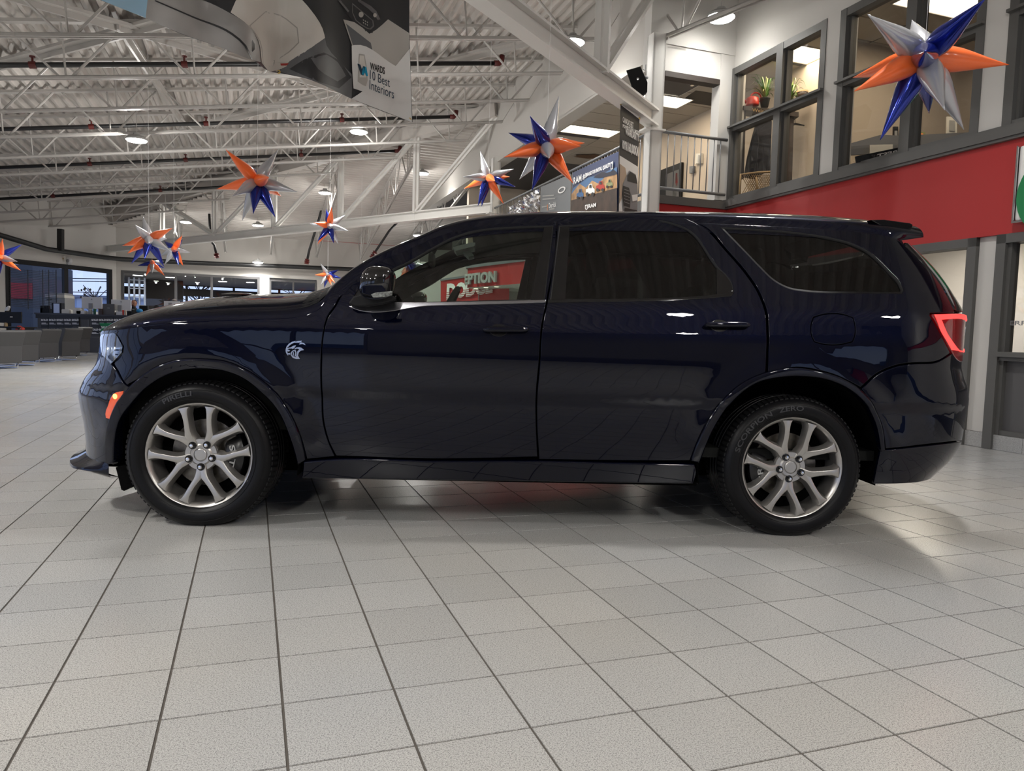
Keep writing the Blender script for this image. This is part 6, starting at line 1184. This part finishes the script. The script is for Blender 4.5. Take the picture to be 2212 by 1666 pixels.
o, iv = cthing('laptop', 'dark open laptop between the two white computers', 'laptop', 925, 930); cbox(o, iv, 'lid', 873, 857, 976, 930, .15, .02, 'grey_panel', .006); cbox(o, iv, 'emblem', 915, 890, 935, 893, .145, .005, 'plastic_grey'); cbox(o, iv, 'keyboard', 873, 926, 976, 932, .15, .25, 'grey_panel')
for nm, lab, cat, a, b, c, d, mm, mm2 in (('mug', 'dark green mug on the counter', 'mug', 782, 893, 806, 928, 'mug_green', 'mac_white'), ('box', 'cream cardboard tissue box on the counter', 'box', 633, 893, 688, 924, 'paper', 'cane'), ('tray', 'flat white tray on the counter', 'tray', 650, 915, 720, 926, 'mac_white', 'paper'), ('glass_jar', 'clear plastic cup left of the green mug', 'cup', 740, 900, 772, 928, 'plastic_grey', 'paper'), ('cup', 'white paper cup behind the laptop', 'cup', 820, 895, 838, 928, 'mac_white', 'sign_red' if False else 'plastic_red'), ('card_box', 'small brown card box beside the laptop', 'box', 840, 897, 872, 928, 'print_brown', 'paper'), ('bottle', 'small bottle right of the laptop', 'bottle', 1030, 905, 1045, 935, 'plastic_red', 'mac_white'), ('cup', 'pinkish cup beside the white computer', 'cup', 1048, 908, 1066, 935, 'print_sand', 'mac_white'), ('cup', 'dark cup in front of the seated man', 'cup', 1108, 900, 1132, 938, 'black', 'mac_grey'), ('paper_stack', 'stack of papers beside the napkin dispenser', 'papers', 525, 905, 590, 924, 'paper', 'mac_white')):
    o, iv = cthing(nm, lab, cat, (a + c) / 2, d, .1); p0, p1 = zc3(a, d, .1), zc3(c, b, .1); r = (p1.x - p0.x) / 2; c_ = Vector(((p0.x + p1.x) / 2, p0.y + .1, zt))
    if nm in ('mug', 'cup', 'bottle', 'glass_jar'):
        m = MB(); m.lathe(c_, ZD, [(0, 0), (r * .8, 0), (r, p1.z - c_.z), (r * .9, p1.z - c_.z), (r * .7, .01)], 16); m.build('body', mm, o, inv=iv, smooth=True, auto=40); m = MB(); m.lathe(c_ + ZD * (p1.z - c_.z), ZD, [(r * 1.05, -.012), (r * 1.05, .0), (r * .92, .002)], 16); m.build('rim', mm2, o, inv=iv)
    else: cbox(o, iv, 'body', a, b, c, d, .1, .2, mm, .004); cbox(o, iv, 'top', a + 6, b - 3, c - 6, b, .12, .15, mm2)
# man behind the counter
man = thing('person', 'man in a black top looking down behind the counter computer', 'person', zc3(1143, 930, 1.1)); iv = inv_of(man)
hc = zc3(1144, 853, 1.1); k = abs(zc3(1169, 853, 1.1).x - zc3(1119, 853, 1.1).x) / 2
m = MB(); sh = hc - ZD * k * 2.4
prof = []
rows = []
for z, rx_, ry_, cy_ in ((-.95, .19, .13, .05), (-.7, .20, .14, .03), (-.35, .22, .14, .0), (-.12, .25, .13, -.01), (-.02, .23, .11, -.01), (.06, .12, .09, -.01), (.10, .07, .075, -.01), (.16, .062, .07, -.02)):
    rows.append([sh + Vector((rx_ * cos(2 * pi * j / 20), cy_ + ry_ * sin(2 * pi * j / 20), z)) for j in range(20)])
m.grid(rows, closeu=True)
for s in (-1, 1): m.tube([sh + Vector((s * .19, 0, -.05)), sh + Vector((s * .26, -.04, -.2)), sh + Vector((s * .27, -.1, -.36)), sh + Vector((s * .16, -.3, -.42))], .05, 10, rad=[.065, .06, .05, .04])
m.build('body', 'shirt', man, inv=iv, smooth=True)
m = MB(); rows = []
for t, wx, wy, cy_ in ((-1.25, .10, .10, -.05), (-1.15, .42, .45, -.2), (-.95, .62, .7, -.18), (-.6, .78, .85, -.08), (-.2, .88, .98, 0), (.2, .92, 1.05, .03), (.6, .88, 1.0, .06), (.95, .68, .8, .08), (1.15, .35, .45, .08), (1.22, .02, .02, .08)):
    rows.append([hc + Vector((k * wx * cos(2 * pi * j / 20), k * (cy_ + wy * sin(2 * pi * j / 20)), k * t)) for j in range(20)])
m.grid(rows, closeu=True)
m.tube([hc + Vector((0, -k * .95, k * .15)), hc + Vector((0, -k * 1.22, -k * .25)), hc + Vector((0, -k * 1.0, -k * .35))], k * .12, 8)
for s in (-1, 1): m.lathe(hc + Vector((s * k * .92, 0, 0)), (s, 0, 0), [(k * .1, 0), (k * .2, .01), (0, .02)], 10)
m.tube([hc - ZD * k * 1.0 + Vector((0, .01, 0)), sh + ZD * .1], k * .5, 12); m.build('head', 'skin', man, inv=iv, smooth=True)
m = MB(); rows = []
for t, wx, wy, cy_ in ((.25, .95, .8, .28), (.6, .93, .85, .2), (.9, .76, .82, .12), (1.18, .42, .52, .1), (1.26, .02, .02, .1)): rows.append([hc + Vector((k * wx * cos(2 * pi * j / 20), k * (cy_ + wy * sin(2 * pi * j / 20)), k * t)) for j in range(20)])
m.grid(rows, closeu=True); m.build('hair', 'hair', man, inv=iv, smooth=True)
m = MB(); rows = []
for t, w in ((-.45, .72), (-.75, .68), (-1.05, .5), (-1.22, .2)): rows.append([hc + Vector((k * w * cos(a), k * (-.2 - w * 1.05 * sin(a)), k * t)) for a in [pi * j / 12 for j in range(13)]])
m.grid(rows); m.build('beard', 'hair', man, inv=iv, smooth=True)
for s in (-1, 1): m = MB(); m.lathe(hc + Vector((s * k * .34, -k * .93, k * .12)), (0, -1, 0), [(0, .004), (k * .1, .002), (k * .13, 0)], 8); m.build('eye', 'hair', man, inv=iv)
for s in (-1, 1):
    m = MB(); c = sh + Vector((s * .14, -.33, -.43)); sbox(m, c, (.04, .05, .018), 2.5, 12, 8)
    for f in range(4): m.tube([c + Vector((-.03 + .02 * f, -.04, 0)), c + Vector((-.03 + .02 * f, -.08 - .01 * (f in (1, 2)), -.005)), c + Vector((-.03 + .02 * f, -.105 - .01 * (f in (1, 2)), -.02))], .009, 6)
    m.tube([c + Vector((-s * .035, -.01, 0)), c + Vector((-s * .06, -.05, -.005))], .010, 6); m.build('hand', 'skin', man, inv=iv, smooth=True)
o, iv = cthing('office_chair', 'black office chair back behind the seated man', 'chair', 1230, 935, 1.3); cbox(o, iv, 'backrest', 1185, 870, 1260, 925, 1.3, .08, 'black', .03); cbox(o, iv, 'post', 1215, 925, 1228, 1240, 1.3, .06, 'black')
o, iv = cthing('blue_cloth', 'blue cloth lying on the counter by the seated man', 'cloth', 1190, 930, .3); m = MB(); sbox(m, zc3(1190, 915, .35), (.1, .1, .07), 2.2); m.build('cloth', 'blue_cloth', o, inv=iv, smooth=True)
o = thing('person', 'only the dark hair of someone behind the third white computer', 'person', zc3(1490, 830, 1.3)); m = MB(); sbox(m, (0, 0, -.05), (.1, .1, .12), 2.2); m.build('head', 'hair', o, smooth=True); m = MB(); zf = -zc3(1490, 830, 1.3).z; m.lathe((0, 0, zf), (0, 0, 1), [(.12, 0), (.13, .5), (.17, .8), (.2, -zf - .35), (.19, -zf - .24), (.06, -zf - .2), (.05, -zf - .12)], 16); m.build('body', 'shirt', o, smooth=True)
# left desk with dark monitor
fl2 = lambda a, b, dy=0: at_y(*zz(a, b), 19.6 + dy)
o = thing('desk_monitor', 'black monitor seen from behind at the left picture edge', 'monitor', fl2(70, 1050)); iv = inv_of(o); m = MB(); m.prism([fl2(*p) for p in ((-60, 925), (180, 925), (180, 1022), (-60, 1015))], (0, .05, 0)); m.build('screen', 'black', o, inv=iv, bevel=.005)
m = MB(); m.prism([fl2(*p, .0) for p in ((38, 1015), (58, 1015), (58, 1055), (38, 1055))], (0, .04, 0)); m.build('stand', 'cane', o, inv=iv); m = MB(); m.face([fl2(*p, -.005) for p in ((85, 962), (108, 962), (108, 972), (85, 972))]); m.build('emblem', 'plastic_grey', o, inv=iv)
o = thing('desk', 'low black desk under the monitor at the left picture edge', 'desk', fl2(60, 1070)); iv = inv_of(o); p = fl2(155, 1052); zt2 = p.z; m = MB(); m.abox(p.x - 1.6, p.y, zt2 - .04, p.x, p.y + .8, zt2); m.build('top', 'black', o, inv=iv)
for X in (p.x - .08, p.x - 1.5): m = MB(); m.abox(X, p.y + .1, .0, X + .05, p.y + .7, zt2 - .04); m.build('leg', 'black', o, inv=iv)
o = thing('scanner', 'small red and white device on the black desk', 'device', fl2(165, 1060)); iv = inv_of(o); m = MB(); m.prism([fl2(*p, .1) for p in ((130, 1058), (150, 1040), (188, 1062), (188, 1078), (130, 1078))], (0, .12, 0)); m.build('body', 'plastic_red', o, inv=iv, bevel=.01); m = MB(); m.face([fl2(*p, .09) for p in ((150, 1048), (180, 1066), (180, 1070), (148, 1054))]); m.build('label', 'sign_white', o, inv=iv)
o = thing('desk_lamp', 'white tilted lamp head behind the black monitor', 'lamp', fl2(55, 900, .3)); iv = inv_of(o); m = MB(); m.prism([fl2(*p, .3) for p in ((35, 915), (50, 885), (68, 872), (75, 882), (62, 915))], (0, .08, 0)); m.build('head', 'mac_white', o, inv=iv, bevel=.01); m = MB(); m.tube([fl2(48, 915, .34), fl2(40, 1050, .34)], .02, 8); m.build('arm', 'black', o, inv=iv)
def lounge(lab, cx, by, w, h, rz, light=False):
    P = at_z(cx, by, 0); o = thing('lounge_chair', lab, 'chair', P, rz, 'grey lounge chairs'); s = h / .82; W_ = .62 * s
    A_ = 'leather_light' if light else 'leather'
    m = MB(); m.prism([Vector((x * s, 0, z * s)) for x, z in ((-.32, .12), (-.32, .44), (-.28, .47), (.12, .40), (.12, .12))], (0, W_, 0)); m.build('seat', 'leather', o, bevel=.015)
    m = MB(); m.prism([Vector((x * s, 0, z * s)) for x, z in ((.06, .12), (.08, .42), (.22, .80), (.25, .82), (.40, .82), (.42, .78), (.32, .48), (.31, .12))], (0, W_, 0)); m.build('backrest', 'leather_light', o, bevel=.015)
    for y in (0, W_): 
        m = MB(); m.prism([Vector((x * s, y - .04 * s if y else y, z * s)) for x, z in ((-.32, .12), (-.32, .50), (.10, .56), (.10, .12))], (0, .05 * s, 0)); m.build('armrest', A_, o, bevel=.01)
        m = MB(); yy = y + (.06 if not y else -.06); m.tube([Vector((-.26 * s, yy, .12 * s)), Vector((-.26 * s, yy, .012)), Vector((.26 * s, yy, .012)), Vector((.26 * s, yy, .12 * s))], .012, 8); m.build('sled_leg', 'chrome', o, smooth=True)
    return o
lounge('nearest grey lounge chair, cut off by the left picture edge', 8, 791, 0, .80, -.25); lounge('half hidden grey lounge chair at the very left edge', -34, 797, 0, .80, -.25); lounge('second grey lounge chair with pale seat back, from the left edge', 60, 783, 0, .82, -.15, True); lounge('dark grey lounge chair in the middle of the row by the counter', 110, 779, 0, .84, -.15); lounge('farthest grey lounge chair, nearest the counter posters', 140, 769, 0, .86, -.1)
# wall fittings
for (x, y), lab, nm in (((137, 559), 'cream electrical switch plate below the girder end', 'switch_plate'), ((148, 564), 'round white twin-head emergency light on the left wall', 'emergency_light')):
    P = on_w4(x, y); d_ = (E0 - P).normalized(); o = thing(nm, lab, 'fitting', P); m = MB()
    if nm == 'switch_plate': m.box(Vector((-.05, -.03, -.1)), (.12, 0, 0), (0, .03, 0), (0, 0, .2)); m.build('plate', 'paper', o); m = MB(); m.box(Vector((-.01, -.04, -.03)), (.04, 0, 0), (0, .02, 0), (0, 0, .06)); m.build('switch', 'cane', o)
    else: m.lathe((0, 0, 0), (0, -1, 0), [(0, .1), (.1, .09), (.14, .03), (.14, 0)], 20); m.build('body', 'mac_white', o, smooth=True); m = MB(); m.lathe((.03, -.1, 0), (0, -1, 0), [(0, .03), (.05, .02), (.06, 0)], 14); m.build('lamp_head', 'mac_grey', o, smooth=True)
# printed grid and ornaments on the left window
o = bpy.data.objects['window_3']; fw = lambda x, y: at_pl(x, y, PL + nW4 * (-.03 if nW4.dot(E0 - PL) < 0 else .03), nW4); m = MB()
for k in range(23): y = 586 + 3.6 * k; m.bar(fw(20, y - 5), fw(122, y + 4), .03, .012)
for x in (22, 60, 92, 105, 121): m.bar(fw(x, 583), fw(x + 1, 668), .03, .012)
m.build('printed_grid', 'sign_black', o); m = MB()
for x, y, r in ((170, 628, 1.6), (176, 627, 2.2), (183, 624, 2.8), (189, 627, 1), (195, 626, 2.4), (183, 637, 2.6), (190, 636, 1.2), (175, 642, 2.2), (192, 642, 1.5)):
    P = fw(x, y); q = (fw(x + r, y) - P); m.face([P + q * cos(a) + ZD * q.length * sin(a) for a in [2 * pi * k / 10 for k in range(10)]])
m.build('sticker', 'sign_black', o)
# outside the windows
o = thing('utility_pole', 'leaning grey utility pole outside the left window', 'pole', at_z(159, 668, 1)); P0 = at_y(159, 668, 62); P1 = at_y(149, 560, 62); iv = inv_of(o); m = MB(); m.tube([P0 - ZD * 2.5, P1 + (P1 - P0) * .3], .16, 10); m.build('pole', 'concrete', o, inv=iv, smooth=True)
for y0, y1 in ((598, 603), (604, 609), (628, 632)): m = MB(); m.tube([at_y(60, y0, 62), at_y(159, (y0 + y1) / 2 + 1, 62), at_y(260, y1, 62)], .035, 5); m.build('wire', 'black', o, inv=iv)
o = thing('far_building', 'pale low building outside the left window beyond the pole', 'building', at_y(200, 690, 85)); iv = inv_of(o); m = MB(); p0, p1 = at_y(140, 690, 85), at_y(262, 646, 85); m.abox(p0.x, 85, -.5, p1.x, 92, p1.z); m.build('wall', 'building_white', o, inv=iv); m = MB(); m.abox(p0.x - .3, 84.6, p1.z, p1.x + .3, 92.4, p1.z + .3); m.build('roof', 'concrete', o, inv=iv)
o = thing('far_building', 'dark red shop front outside behind the printed window grid', 'building', at_y(50, 690, 55)); iv = inv_of(o); m = MB(); p0, p1 = at_y(20, 690, 55), at_y(70, 572, 55); m.abox(p0.x, 55, -.5, p1.x, 60, p1.z); m.build('wall', 'counter_grey', o, inv=iv); m = MB(); q0, q1 = at_y(24, 645, 54.9), at_y(68, 612, 54.9); m.abox(q0.x, 54.8, q0.z, q1.x, 55, q1.z); m.build('sign_band', 'red_wall', o, inv=iv)
for i, (x, y, r) in enumerate(((205, 640, 2.2), (130, 650, 1.8), (430, 628, 3), (340, 640, 2.4), (640, 636, 2.6))):
    P = at_y(x, y, 80 if x < 260 else 70); o = thing('bare_tree', 'distant bare tree outside the windows, %s from the left' % ORD[[130, 205, 340, 430, 640].index(x)], 'tree', (P.x, P.y, -.3)); random.seed(i); m = MB(); m.tube([(0, 0, 0), (0, 0, P.z + .3)], .15, 6, rad=[.2, .1]); m.build('trunk', 'wood_dark', o); m = MB()
    for k in range(26): a = random.uniform(0, 2 * pi); b = Vector((0, 0, (P.z + .3) * random.uniform(.5, 1))); e = b + Vector((cos(a) * r * .5, sin(a) * r * .5, random.uniform(.3, 1) * r * .6)); m.tube([b, e], .04, 4, caps=False)
    struct(m.build('twigs', 'wood_dark', o, weld=False), 'stuff')
